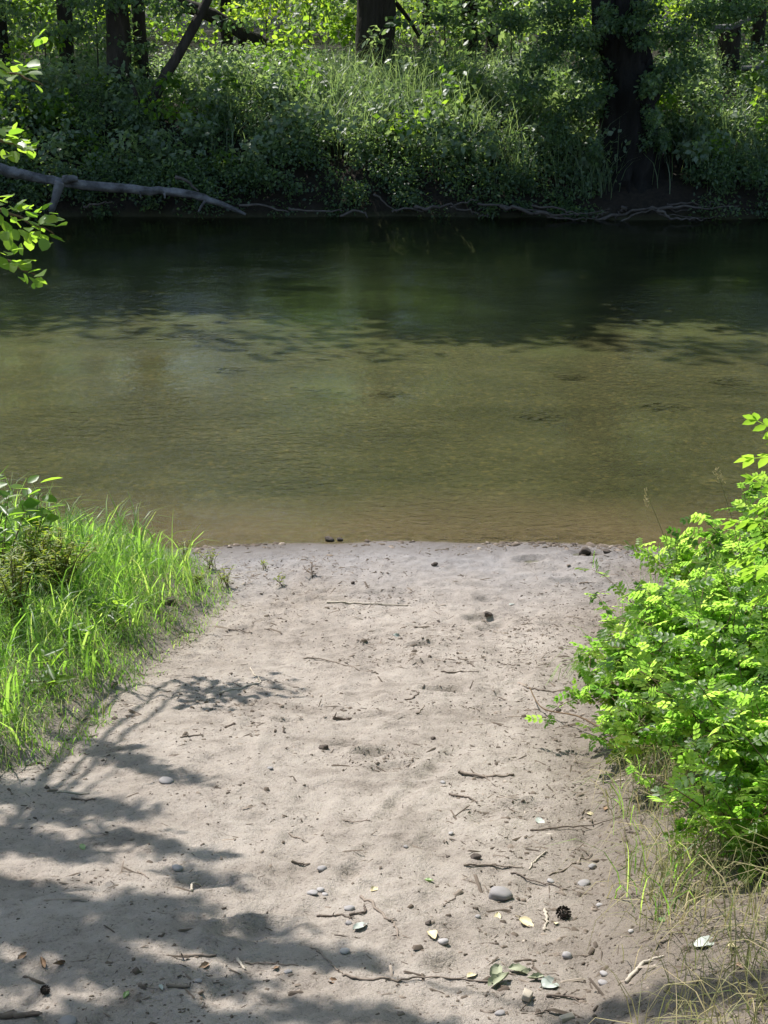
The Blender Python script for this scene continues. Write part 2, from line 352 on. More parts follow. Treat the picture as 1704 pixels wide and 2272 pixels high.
# ---- ground
def ground_material():
    m, nt, out = new_mat('ground_soil')
    pos = geo_pos(nt)
    n1 = noise(nt, 2.2, 6, .62, pos); n2 = noise(nt, 14, 6, .7, pos); n3 = noise(nt, 90, 4, .7, pos); n4 = noise(nt, 420, 2, .6, pos)
    sand = ramp(nt, [(.25, (.180, .150, .127)), (.46, (.325, .279, .240)), (.72, (.425, .372, .325))], math_(nt, 'ADD', math_(nt, 'MULTIPLY', n1, .55), math_(nt, 'MULTIPLY', n2, .45)))
    speck = ramp(nt, [(.36, (.36, .33, .31)), (.46, (1, 1, 1))], math_(nt, 'ADD', math_(nt, 'MULTIPLY', n3, .7), math_(nt, 'MULTIPLY', n2, .3)))
    sand = mixc(nt, sand, speck, .8, 'MULTIPLY')
    sand = mixc(nt, sand, ramp(nt, [(.3, (.8, .8, .8)), (.7, (1.1, 1.1, 1.1))], n4), .8, 'MULTIPLY')
    damp = ramp(nt, [(.3, (.20, .183, .176)), (.7, (.285, .265, .257))], n2)
    damp = mixc(nt, damp, speck, .45, 'MULTIPLY')
    soil = ramp(nt, [(.3, (.075, .058, .045)), (.7, (.19, .155, .125))], n2)
    soil = mixc(nt, soil, speck, .7, 'MULTIPLY')
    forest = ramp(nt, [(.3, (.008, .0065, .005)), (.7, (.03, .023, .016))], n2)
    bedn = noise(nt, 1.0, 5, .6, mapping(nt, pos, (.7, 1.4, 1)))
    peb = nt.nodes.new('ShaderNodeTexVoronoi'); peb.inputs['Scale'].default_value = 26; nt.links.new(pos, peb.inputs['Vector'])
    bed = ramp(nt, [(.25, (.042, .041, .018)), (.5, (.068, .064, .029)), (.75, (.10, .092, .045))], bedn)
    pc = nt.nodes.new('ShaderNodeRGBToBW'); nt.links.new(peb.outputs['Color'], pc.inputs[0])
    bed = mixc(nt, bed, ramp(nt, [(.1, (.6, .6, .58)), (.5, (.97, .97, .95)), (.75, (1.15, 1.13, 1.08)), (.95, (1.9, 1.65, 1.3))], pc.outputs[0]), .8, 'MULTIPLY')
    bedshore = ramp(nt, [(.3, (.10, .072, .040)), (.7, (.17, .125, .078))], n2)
    jit = math_(nt, 'MULTIPLY', math_(nt, 'SUBTRACT', n2, .5), .7)
    scuff = ramp(nt, [(.50, (0, 0, 0)), (.64, (1, 1, 1))], noise(nt, 1.0, 6, .72, mapping(nt, pos, (3.2, 5.0, 3)), .3))
    sand = mixc(nt, sand, mixc(nt, soil, sand, .45), math_(nt, 'MULTIPLY', scuff, .75))
    c = mixc(nt, sand, damp, math_(nt, 'ADD', attr(nt, 'damp'), math_(nt, 'MULTIPLY', jit, attr(nt, 'damp')), True))
    c = mixc(nt, c, soil, math_(nt, 'MULTIPLY', attr(nt, 'soil'), math_(nt, 'ADD', .75, jit), True))
    c = mixc(nt, c, (.10, .082, .07), math_(nt, 'MULTIPLY', attr(nt, 'wet'), .75))
    bed = mixc(nt, bed, ramp(nt, [(.3, (.05, .060, .024)), (.7, (.105, .115, .046))], bedn), attr(nt, 'algae_reflection'))
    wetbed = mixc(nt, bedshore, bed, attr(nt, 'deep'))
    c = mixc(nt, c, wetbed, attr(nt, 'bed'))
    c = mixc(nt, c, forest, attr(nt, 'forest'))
    h = math_(nt, 'ADD', math_(nt, 'MULTIPLY', n2, .5), math_(nt, 'ADD', math_(nt, 'MULTIPLY', n3, .4), math_(nt, 'MULTIPLY', n4, .12)))
    p = principled(nt, c, .92, bump(nt, h, 1.0, .03), .2)
    nt.links.new(p.outputs[0], out.inputs[0]); return m
M_GROUND = ground_material()

def grid_sheet(name, xs, ys, fn):
    X, Y = np.meshgrid(xs, ys); Z = fn(X, Y)
    V = np.stack([X, Y, Z], -1).reshape(-1, 3); nx, ny = len(xs), len(ys)
    i = np.arange(ny - 1)[:, None] * nx; j = np.arange(nx - 1)[None]
    Q = np.stack([i + j, i + j + 1, i + nx + j + 1, i + nx + j], -1).reshape(-1, 4)
    me = make_mesh(name, V, [Q], True)
    x, y = V[:, 0], V[:, 1]; s = Yn(x) - y; d = y - Yf(x); e = fbm(x * 2.1, y * 2.1, 4, 77)
    at = {}
    at['wet'] = np.clip(1 - (s + .10 * e) / .34, 0, 1) * (s > -.3)
    at['damp'] = np.clip(1.25 - (s + .45 * e) / 1.0, 0, 1) * (s > -.3)
    dl = xl(y) - x; dr = x - xr(y)
    at['soil'] = np.clip(np.maximum(np.maximum(dl / .35 + .5, dr / .45 + .85), np.clip((3.2 - y) / 4, 0, .25)) + .45 * e, 0, 1) * np.clip(s / .5, 0, 1)
    at['bed'] = np.clip((-s + .03) / .06, 0, 1) * (d < .1)
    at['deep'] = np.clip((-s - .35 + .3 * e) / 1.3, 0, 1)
    at['algae_reflection'] = np.clip((-s - 6.2 + 2.5 * e) / 4, 0, .8)  # algae tint, lightened far out to stand in for green bank reflections
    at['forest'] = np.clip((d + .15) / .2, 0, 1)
    for k, val in at.items():
        a = me.attributes.new(k, 'FLOAT', 'POINT'); a.data.foreach_set('value', val.astype(np.float32))
    o = add_obj(name, me, M_GROUND); tag(o, kind='structure'); return o
def span(*segs):
    out = []
    for a, b, st in segs: out += list(np.arange(a, b - 1e-6, st))
    out.append(segs[-1][1]); return np.array(out)
xs_f = span((-60, -12, 4), (-12, -4, .5), (-4, -2.6, .08), (-2.6, 2.6, .017), (2.6, 4, .08), (4, 12, .5), (12, 60, 4))
ys_f = span((-40, -4, 3), (-4, 1.6, .3), (1.6, 9.3, .019))
grid_sheet('sandy_ground', xs_f, ys_f, zfine)
xs_m = span((-60, -14, 3), (-14, 14, .12), (14, 60, 3))
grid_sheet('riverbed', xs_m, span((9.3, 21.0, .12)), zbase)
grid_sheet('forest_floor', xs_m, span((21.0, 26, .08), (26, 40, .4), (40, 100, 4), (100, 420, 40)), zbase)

# ---- water
def water_material():
    m, nt, out = new_mat('water')
    pos = geo_pos(nt)
    w1 = noise(nt, 1.0, 3, .55, mapping(nt, pos, (7, 13, 1)), .4)
    w2 = noise(nt, 1.0, 2, .5, mapping(nt, pos, (26, 48, 1)))
    w3 = noise(nt, 1.0, 2, .5, mapping(nt, pos, (.9, 1.6, 1)))
    calm = ramp(nt, [(.38, (.22, .22, .22)), (.62, (1, 1, 1))], noise(nt, .35, 3, .5, pos))
    sep = nt.nodes.new('ShaderNodeSeparateXYZ'); nt.links.new(pos, sep.inputs[0])
    # the current ruffles the near left of the reach most
    mr = nt.nodes.new('ShaderNodeMapRange'); nt.links.new(sep.outputs[1], mr.inputs[0]); mr.inputs[1].default_value = 9; mr.inputs[2].default_value = 19; mr.inputs[3].default_value = 1.; mr.inputs[4].default_value = .22
    h = math_(nt, 'MULTIPLY', math_(nt, 'ADD', math_(nt, 'MULTIPLY', w1, 1.), math_(nt, 'MULTIPLY', w2, .42)), math_(nt, 'MULTIPLY', mr.outputs[0], calm))
    h = math_(nt, 'ADD', h, math_(nt, 'MULTIPLY', w3, .5))
    nb = bump(nt, h, 1.0, .024)
    fr = nt.nodes.new('ShaderNodeFresnel'); fr.inputs['IOR'].default_value = 1.333; nt.links.new(nb, fr.inputs['Normal'])
    gl = nt.nodes.new('ShaderNodeBsdfGlossy'); gl.inputs['Roughness'].default_value = .03; nt.links.new(nb, gl.inputs['Normal'])
    tr = nt.nodes.new('ShaderNodeBsdfTransparent'); tr.inputs[0].default_value = (.88, .90, .80, 1)
    mx = nt.nodes.new('ShaderNodeMixShader'); nt.links.new(fr.outputs[0], mx.inputs[0]); nt.links.new(tr.outputs[0], mx.inputs[1]); nt.links.new(gl.outputs[0], mx.inputs[2])
    nt.links.new(mx.outputs[0], out.inputs[0]); return m
M_WATER = water_material()
xw = np.linspace(-58, 58, 80); yw = np.linspace(7.5, 23.2, 12)
X, Y = np.meshgrid(xw, yw)
V = np.stack([X, Y, 0 * X], -1).reshape(-1, 3); i = np.arange(11)[:, None] * 80; j = np.arange(79)[None]
g = Geo(); g.add(V, None, np.stack([i + j, i + j + 1, i + 81 + j, i + 80 + j], -1).reshape(-1, 4))
tag(add_obj('river_water', g.mesh('river_water', True), M_WATER), kind='structure')

# ------------------------------------------------------------------ foliage builders
def clump_leaves(geo, centers, radii, n_per, size, tone_mu=.5, tone_sd=.22, tmpl=LEAF4, r=rng, flat=.8, up=.55, cull=None):
    """leaves in ellipsoid clumps: centers (k,3), radii (k,3)"""
    k = len(centers); n = k * n_per
    c = np.repeat(np.asarray(centers), n_per, 0); ra = np.repeat(np.asarray(radii), n_per, 0)
    d = norm(r.normal(size=(n, 3))); rr = r.random(n)[:, None] ** .45
    P = c + d * ra * rr
    nrm = norm(d * (1 - flat) + np.array([0, 0, 1.]) * up + r.normal(0, .5, (n, 3)))
    ax = norm(np.cross(nrm, r.normal(size=(n, 3))) + d * .3 + np.array([0, 0, -.25]))
    ct = np.repeat(r.normal(0, .13, k), n_per)
    kp = np.ones(n, bool) if cull is None else cull(P, r)
    scatter(geo, tmpl[0], tmpl[1], tmpl[2], P[kp], frames(ax, nrm)[kp], (size * (.65 + .7 * r.random(n)))[kp], np.clip(r.normal(tone_mu, tone_sd, n) + ct, 0, 1)[kp])

SUN = np.array(sun_dir)
GAPS = [(-.2, 23.7, 3.0, .95), (5.7, 23.5, .8, .6), (2.6, 24.2, 1.0, .9), (-1.6, 26.2, 3.4, 3.0), (-3.4, 25.0, 1.0, .8), (-1.0, 24.5, 2.4, 1.7), (1.4, 25.0, 1.8, 1.6), (5.9, 24.0, .8, .7), (3.0, 26.0, 1.2, 1.2)]
def sun_gaps(P, r):
    L = P - SUN[None] * ((P[:, 2] - 1.9) / SUN[2])[:, None]
    keep = fbm(L[:, 0] * .75, L[:, 1] * .75, 3, 222) < .10 + .6 * ((L[:, 1] < 22.9) | (L[:, 0] < -3.6))
    for x, y, a, b in GAPS: keep &= (((L[:, 0] - x) / a) ** 2 + ((L[:, 1] - y) / b) ** 2 > .75 + .5 * r.random(len(L)))
    return keep
def make_tree(name, base, top, rb, rt, label, crown_c, crown_r, nclump=26, nleaf=330, bend=.0, seed=0, limbs=5, leaf=.24, extra=None, low=0):
    """trunk from base to top, limbs, and a leaf crown of clumps"""
    r = np.random.default_rng(1000 + seed)
    base = np.asarray(base, float); top = np.asarray(top, float)
    t = thing(name, P3(base), label, 'tree', 'trees on the far bank')
    mid = (base + top) / 2 + np.array([r.normal(0, bend), r.normal(0, bend), 0])
    pts = curve([base - np.array([0, 0, .25]), base + (mid - base) * .25, mid, top], 34)
    rad = np.linspace(rb, rt, 34) * (1 + .45 * np.exp(-np.linspace(0, 14, 34)))
    g = Geo(); tube(g, pts, rad, 20, .5, .16, seed)
    add_obj('trunk', g.mesh('trunk', True, base), M_BARK, t)
    crown_c = np.asarray(crown_c, float); crown_r = np.asarray(crown_r, float)
    d = norm(r.normal(size=(nclump, 3))); cc = crown_c + d * crown_r * (r.random((nclump, 1)) ** .5)
    if extra is not None and len(extra): cc = np.concatenate([cc, extra]); nclump = len(cc)
    for q in range(limbs):
        tgt = cc[q % nclump]; k = int(34 * (.42 + .5 * q / max(limbs, 1))); a = pts[min(k, 33)]
        m2 = (a + tgt) / 2 + np.array([0, 0, .35])
        g = Geo(); tube(g, curve([a, m2, tgt], 9), np.linspace(rad[min(k, 33)] * .5, .02, 9), 7, .5, .1, q)
        add_obj('limb', g.mesh('limb', True, base), M_BARK, t)
    g = Geo()
    clump_leaves(g, cc, np.concatenate([np.tile(crown_r * .42, (26, 1)), np.tile([1.0, .85, .6], (max(nclump - 26, 0), 1))])[:nclump] * (.7 + .6 * r.random((nclump, 1))), nleaf, leaf, .5, .2, LEAF4, r, cull=sun_gaps)
    tag(add_obj('crown', g.mesh('crown', False, base), M_CROWN, t), kind='stuff')
    if low:
        c2 = base + np.stack([r.normal(0, 1.1, low), r.uniform(-1.6, .2, low), CAM_H - base[2] - .55 + .5 * r.random(low)], -1) - np.array([0, 0, .6]) * (r.random((low, 1)) < .3)
        g = Geo(); clump_leaves(g, c2, np.tile([.55, .4, .16], (low, 1)) * (.6 + .7 * r.random((low, 1))), 110, .085, .4, .22, LEAF8, r)
        tag(add_obj('low_foliage', g.mesh('low_foliage', False, base), M_FAR, t), kind='stuff')
    return t

def far_floor(u, y):
    x = 0.
    for _ in range(4):
        z = float(zbase(np.array([x]), np.array([y]))[0]); dep = y * math.cos(PITCH) + (CAM_H - z) * math.sin(PITCH); x = (u - CU) / FPX * dep
    return np.array([x, y, z]), dep
# ---- far trees: u of trunk at mid height, distance, trunk width px, lean (x per m), label, crown height range
TREES = [
    (12, 28.0, 44, 0.0, 'dark trunk cut by the left edge of the picture in far woods', 13),
    (150, 27.5, 40, .02, 'slender dark trunk second from the left edge of far woods', 12),
    (268, 25.2, 62, .03, 'thick leaf-clad trunk just left of the leaning trunk on far bank', 14),
    (321, 25.6, 36, .015, 'straight dark trunk pressed against the thick leaf-clad trunk on far bank', 13),
    (508, 31.0, 32, -.01, 'dark trunk standing beside the fallen trunk in far woods', 14),
    (538, 32.5, 16, 0.0, 'pole-thin trunk right beside a dark trunk near the fallen trunk', 12),
    (832, 26.6, 100, -.012, 'broad dark trunk at top centre of the picture on far bank', 14),
    (946, 32.0, 22, 0.0, 'thin trunk a little right of the broad central trunk', 12),
    (1046, 29.0, 40, -.03, 'leaning grey trunk midway between broad central trunk and big bank tree', 13),
    (1087, 31.5, 30, .01, 'dark trunk close behind the right side of the leaning grey trunk', 14),
    (1222, 36.0, 24, 0.0, 'small far trunk just left of the big bank tree', 12),
    (1610, 28.5, 54, .0, 'grey trunk with pale side branch right of the big bank tree', 14),
    (1672, 30.0, 32, .01, 'dark trunk nearest the right edge of far woods', 13),
]
r = np.random.default_rng(640); OV = []
for gx in np.arange(-14, 14.1, 1.25):
    lo = 19.0 - 1.7 * np.clip((gx - 1) / 4, 0, 1)
    for gy in np.arange(lo, 21.6, 1.0):
        h = 6.5 + 3.5 * r.random(); OV.append(np.array([gx + r.normal(0, .4), gy + r.normal(0, .3), 0]) + SUN / SUN[2] * h)
OV = np.array(OV); TX = [(far_floor(u, y)[0][0], k) for k, (u, y, *_r) in enumerate(TREES) if y < 29.5]
own = np.array([min(TX, key=lambda a: abs(a[0] - p[0]))[1] for p in OV])
for k, (u, y, w, lean, lab, H) in enumerate(TREES):
    b, dep = far_floor(u, y); rr = w / FPX * dep / 2; r = np.random.default_rng(500 + k)
    top = b + np.array([lean * H, 0, H * .8])
    off = np.array([r.normal(0, .5), r.normal(-.2, .5), 0])
    cr = (3.0 + .9 * r.random(), 2.6, H * .36)
    make_tree('forest_tree', b, top, rr, rr * .45, lab, b + np.array([lean * 9, 0, H * .36 + 4.4]) + off, cr, 26, 190, .12, k, 5, extra=OV[own == k], low=(7, 8, 9, 6, 5, 0, 6, 0, 8, 5, 7, 9, 8)[k])
# trees whose trunks stand just outside the frame and whose crowns shade and mirror in the river
for k, (x, y, H, lab) in enumerate([(-11.5, 25.5, 14, 'tall tree outside the left edge of the far bank'), (-15, 29, 14, 'tall tree farther left behind the far bank'),
        (11.2, 26.5, 14, 'tall tree outside the right edge of the far bank'), (15.5, 25.5, 14, 'tall tree farther right on the far bank'), (-9.3, 31, 15, 'tall tree behind the left end of the far woods'), (9.5, 32, 15, 'tall tree behind the right end of the far woods'), (-19, 27, 14, 'leftmost tall tree of the far woods'), (19.5, 27, 14, 'rightmost tall tree of the far woods')]):
    b = np.array([x, y, float(zbase(np.array([x]), np.array([y]))[0])])
    make_tree('forest_tree', b, b + np.array([0, 0, 11]), .3, .12, lab, b + np.array([0, .3, 8]), (4, 2.6, 5), 26, 260, .2, 40 + k)

for k, (x, y, H, lab) in enumerate([(6.8, 3.5, 13, 'unseen tree added to block skylight on the near bank, right of the shrubs'), (4.5, -4.5, 14, 'unseen tree added to block skylight behind the viewer, right'), (-3.8, -5.5, 14, 'unseen tree added to block skylight behind the viewer, left'), (-8.5, -1.5, 13, 'unseen tree added to block skylight on the near bank, left of the viewer')]):
    b = np.array([x, y, float(zbase(np.array([x]), np.array([y]))[0])])
    t = make_tree('bank_tree', b, b + np.array([0, 0, 10]), .28, .1, lab, b + np.array([-.3 * (x > 0), 0, 7.5]), (4.2, 4.0, 4.2), 26, 260, .2, 60 + k)  # out-of-view trees added to block skylight and deepen shadows on the path
    t['group'] = 'unseen trees added to block skylight'

# ---- big bank tree, forked and ivy clad, with its roots along the waterline
bb, dep = far_floor(1392, 22.75); base = bb + np.array([0, 0, -.1])
M_BARKD = solid_mat('dark_bark', [(0, (.004, .004, .0035)), (.5, (.010, .009, .008)), (1, (.03, .028, .026))], 9, .95, 1., .06, stretch=(1, 1, .18))
big = thing('bank_tree', P3(base), 'huge dark forked tree clad in leaves at the right of the far waterline', 'tree', 'trees on the far bank')
sc_ = dep / FPX
g = Geo(); pts = curve([base - [0, 0, .3], base + [-.02, 0, .8], base + [-.12, .05, 1.6], base + [-.18, .1, 2.2]], 20)
tube(g, pts, np.array(list(np.linspace(.66, .40, 8)) + list(np.linspace(.39, .34, 12))), 40, .5, .5, 3); add_obj('trunk', g.mesh('trunk', True, base), M_BARKD, big)
for dx, rr0, sd in ((-.38, .20, 4), (.02, .27, 5)):
    g = Geo(); p0 = base + np.array([-.18 + dx * .5, .1, 1.9])
    tube(g, curve([p0, p0 + [dx * .6, 0, 1.2], p0 + [dx * 1.0, .1, 3.5], p0 + [dx * 3, .3, 9]], 24), np.linspace(rr0 * 1.15, .09, 24), 16, .5, .25, sd)
    add_obj('stem', g.mesh('stem', True, base), M_BARKD, big)
r = np.random.default_rng(77); d = norm(r.normal(size=(40, 3))); cc = base + [.3, .6, 8.4] + d * np.array([4.6, 2.6, 4.6]) * r.random((40, 1)) ** .5
for q in range(7):
    g = Geo(); a = base + np.array([-.2, .1, 3.2 + .6 * q]); tube(g, curve([a, (a + cc[q]) / 2 + [0, 0, .3], cc[q]], 9), np.linspace(.12, .02, 9), 7); add_obj('limb', g.mesh('limb', True, base), M_BARK, big)
g = Geo(); clump_leaves(g, cc, np.tile([1.6, 1.4, 1.5], (40, 1)), 300, .24, .5, .2, LEAF4, r, cull=sun_gaps); tag(add_obj('crown', g.mesh('crown', False, base), M_CROWN, big), kind='stuff')
# leafy sprays hanging low around the big tree
cc = []; cr = []
for (u, v, y, ru, rz) in [(1250, 60, 22.9, .55, .28), (1200, 130, 22.8, .5, .22), (1300, 150, 22.6, .5, .25), (1180, 200, 22.8, .6, .25), (1280, 230, 22.5, .45, .25), (1400, 70, 22.3, .3, .2),
        (1480, 70, 22.8, .55, .25), (1530, 130, 22.8, .5, .22), (1470, 170, 22.6, .45, .22), (1560, 40, 23, .6, .25), (1240, 20, 23, .7, .25), (1300, 90, 22.5, .35, .25), (1345, 40, 22.3, .25, .2), (1335, 230, 22.25, .2, .2), (1450, 190, 22.3, .25, .2), (1430, 20, 22.4, .35, .2), (1460, 330, 22.2, .18, .25), (1325, 340, 22.2, .16, .25), (1440, 280, 22.2, .12, .25), (1240, 280, 22.4, .4, .2), (1640, 30, 23, .5, .25), (1130, 30, 23.5, .5, .25)]:
    for _ in range(4): cc.append(at_y(u + r.normal(0, 14), v + r.normal(0, 14), y + r.normal(0, .2))); cr.append((ru * .7, .35, rz * .6))
g = Geo(); clump_leaves(g, np.array(cc), np.array(cr), 150, .07, .36, .2, LEAF4, r); tag(add_obj('low_foliage', g.mesh('low_foliage', False, base), M_FAR, big), kind='stuff')
roots = [[(1060, 448), (1130, 455), (1200, 462), (1270, 480), (1330, 470)], [(1110, 452), (1190, 470), (1250, 482), (1300, 484)], [(1180, 452), (1240, 458), (1290, 468), (1345, 462)],
         [(1320, 482), (1370, 474), (1420, 462), (1460, 458), (1530, 462)], [(1370, 488), (1400, 478), (1440, 466), (1480, 470), (1550, 484)], [(1460, 462), (1500, 480), (1560, 484)],
         [(1530, 482), (1580, 478), (1630, 466)], [(1440, 460), (1500, 456), (1570, 456), (1640, 452)], [(1350, 460), (1330, 475), (1290, 486)], [(1390, 455), (1375, 470), (1362, 486)],
         [(1000, 455), (1050, 468), (1085, 474)], [(920, 458), (960, 456), (1010, 448), (1060, 440)], [(1480, 450), (1540, 448), (1620, 447)], [(1185, 470), (1230, 474), (1290, 470)]]
for k, pl in enumerate(roots):
    pts = [at_y(u, v + 4, 21.75 - .12 * (k % 3)) for u, v in pl]
    g = Geo(); n = 16; c = curve(pts, n, .02, k); c[:, 2] = np.maximum(c[:, 2], -.05); tube(g, c, np.linspace(.030, .008, n) * (1 if k % 2 else .65), 7, .5, .2, k)
    add_obj('root', g.mesh('root', True, base), M_ROOT, big)

# ---- dead and fallen wood on the far bank
def wood(name, pts, r0, r1, label, cat, mat, n=18, sides=10, jit=0., seed=0, group=None):
    o = P3(pts[0]); g = Geo(); tube(g, curve(pts, n, jit, seed), np.linspace(r0, r1, n), sides, .5, .22, seed)
    return tag(add_obj(name, g.mesh(name, True, o), mat, None, o), label, cat, group)
# fallen grey log whose tip dips into the water
lp = [at_y(-160, 330, 21.2), at_y(0, 374, 21.3), at_y(60, 388, 21.35), at_y(150, 408, 21.4), at_y(300, 420, 21.45), at_y(400, 428, 21.5), at_y(470, 444, 21.5), at_y(545, 476, 21.4)]
fl = thing('fallen_log', P3(lp[-1]), 'pale grey fallen log sloping down into the water at far left', 'log')
g = Geo(); tube(g, curve(lp, 40, .008, 2), np.concatenate([np.linspace(.088, .072, 16), np.linspace(.072, .060, 16), np.linspace(.058, .022, 8)]), 16, .5, .4, 2); add_obj('trunk', g.mesh('trunk', True, lp[-1]), M_LOG, fl)
for pl, r0 in (([(135, 402), (128, 425), (113, 470)], .085), ([(140, 398), (160, 396), (172, 398)], .07), ([(455, 446), (448, 456), (440, 470)], .025), ([(365, 428), (366, 440)], .018), ([(310, 424), (313, 440)], .015)):
    g = Geo(); tube(g, curve([at_y(u, v, 21.33) for u, v in pl], 8), np.linspace(r0, r0 * .6, 8), 9, .5, .25, 5); add_obj('limb_stub', g.mesh('limb_stub', True, lp[-1]), M_LOG, fl)
# leaning thin trunk
wood('leaning_trunk', [at_y(325, 262, 24.2), at_y(355, 190, 24.3), at_y(405, 105, 24.4), at_y(458, 5, 24.6), at_y(500, -90, 24.8)], .105, .07, 'bare thin trunk leaning right across the left of the far woods', 'trunk', M_BARK, 20, 10, 0, 4)
wood('dead_snag', [at_y(308, 258, 24.0), at_y(303, 215, 24.0), at_y(290, 180, 24.1)], .06, .03, 'short black dead stub beside the foot of the leaning trunk', 'stub', M_BARK, 8, 8, 0, 6)
wood('fallen_dead_tree', [at_y(390, 5, 28.5), at_y(470, 34, 28.8), at_y(540, 75, 29.0), at_y(620, 112, 29.2)], .14, .12, 'dark dead trunk fallen diagonally behind the leaning trunk', 'log', M_BARK, 16, 10, 0, 7)
wood('dead_branch', [at_y(878, 5, 27), at_y(905, 40, 27), at_y(930, 82, 27.2)], .05, .03, 'dark bare branch slanting down right of the broad central trunk', 'branch', M_BARK, 10, 7, 0, 8)
wood('pale_branch', [at_y(1580, 60, 27.2), at_y(1610, 62, 27.2), at_y(1640, 54, 27.3), at_y(1665, 40, 27.4)], .06, .045, 'pale crooked branch crossing the grey trunk at top right', 'branch', M_LOG, 10, 8, .01, 9)
wood('pale_branch', [at_y(1645, 152, 25.5), at_y(1680, 150, 25.5), at_y(1704, 132, 25.6), at_y(1760, 110, 25.6)], .05, .04, 'pale bare branch poking in from the right edge of far woods', 'branch', M_LOG, 10, 8, .01, 10)
for k, (pl, r0, lab) in enumerate([([(390, 392), (420, 405), (440, 425)], .03, 'thin grey stick leaning above the fallen log'), ([(185, 458), (220, 452), (250, 448)], .02, 'short pale stick under the fallen log'),
        ([(530, 456), (580, 455), (640, 470)], .025, 'thin grey stick on the mud past the tip of the fallen log'), ([(755, 480), (785, 468), (810, 474), (815, 484)], .022, 'arched pale twig rising from the water at far centre'),
        ([(640, 462), (700, 470), (760, 468)], .02, 'low dark stick lying along the far waterline left of the arched twig'), ([(830, 430), (850, 445), (880, 470)], .018, 'thin stick hanging down the far bank near picture centre'), ([(870, 470), (905, 462), (940, 470)], .02, 'grey stick at the far waterline right of the arched twig')]):
    wood('driftwood_stick', [at_y(u, v, 21.6) for u, v in pl], r0, r0 * .5, lab, 'stick', M_ROOT, 10, 7, .01, k, 'sticks along the far waterline')

# ---- undergrowth on the far bank: a mass nobody could count
def undergrowth(name, mat, n, yr, hmax, size, n_per, rad, tone, label, seed, xw=9.0, tmpl=LEAF4, flat=.8, dens=None):
    r = np.random.default_rng(seed); x = r.uniform(-xw, xw, n); d = r.uniform(yr[0], yr[1], n)
    if dens is not None:
        keep = r.random(n) < dens(x, d); x, d = x[keep], d[keep]; n = len(x)
    bx = 4.15
    keep = ~((np.abs(x - bx) < .62) & (d < 1.2)); x, d = x[keep], d[keep]; n = len(x)
    y = Yf(x) + d; z = zbase(x, y) + hmax * (.25 + .75 * r.random(n)) * (.7 + .6 * vnoise(x * .8, y * .8, 300)) * .7
    rr = rad * (.6 + .8 * r.random((n, 1))) * np.array([[1.15, 1., .75]])
    g = Geo(); clump_leaves(g, np.stack([x, y, z], -1), rr, n_per, size, tone, .22, tmpl, r, flat)
    return tag(add_obj(name, g.mesh(name), mat), label, 'undergrowth', kind='stuff')
undergrowth('bank_herbs', M_FERN, 260, (.25, 3.2), 1.25, .11, 60, .30, .7, 'looser pale-leaved herbs standing above the dark bank undergrowth', 305)
undergrowth('bank_saplings', M_BACK, 60, (.5, 3.4), 1.3, .12, 60, .32, .3, 'broad-leaved seedlings dotted over the far bank', 306)
undergrowth('waterline_undergrowth', M_FAR, 130, (-.12, .5), .45, .055, 120, .24, .35, 'low leafy plants overhanging the far waterline', 307)
undergrowth('bank_undergrowth', M_FAR, 480, (-.05, 2.6), .75, .06, 170, .31, .45, 'dark leafy undergrowth clothing the far bank down to the water', 301)
undergrowth('terrace_undergrowth', M_FERN, 520, (2.4, 7.5), .85, .062, 150, .36, .55, 'pale green ferny undergrowth on top of the far bank', 302, 11)
undergrowth('wood_understorey', M_FAR, 170, (5.5, 13), 2.6, .11, 150, .6, .5, 'leafy saplings and bushes between the far trunks', 303, 14, dens=lambda x, d: .9 - .5 * (np.abs(x + 2) < 3))
undergrowth('distant_woodland', M_BACK, 620, (13, 34), 4.6, .15, 190, 1.1, .6, 'sunlit yellow-green woodland filling the distance behind the trunks', 304, 22)

r = np.random.default_rng(310); n = 300; x = r.uniform(-34, 34, n); d = r.uniform(37, 47, n); y = Yf(x) + d  # out-of-view canopy added so the river mirrors leaves instead of sky
g = Geo(); clump_leaves(g, np.stack([x, y, zbase(x, y) + 4.5 + 11 * r.random(n)], -1), np.tile([2.2, 1.6, 1.8], (n, 1)), 150, .36, .5, .2, LEAF4, r)
tag(add_obj('distant_treetops', g.mesh('distant_treetops'), M_BACK), 'unseen treetops added over the distant woodland for the river reflection', 'treetops', kind='stuff')
undergrowth('distant_saplings', M_BACK, 300, (20, 37), 10.0, .22, 150, 1.2, .65, 'taller sunlit young trees of the distant woodland', 311, 26)
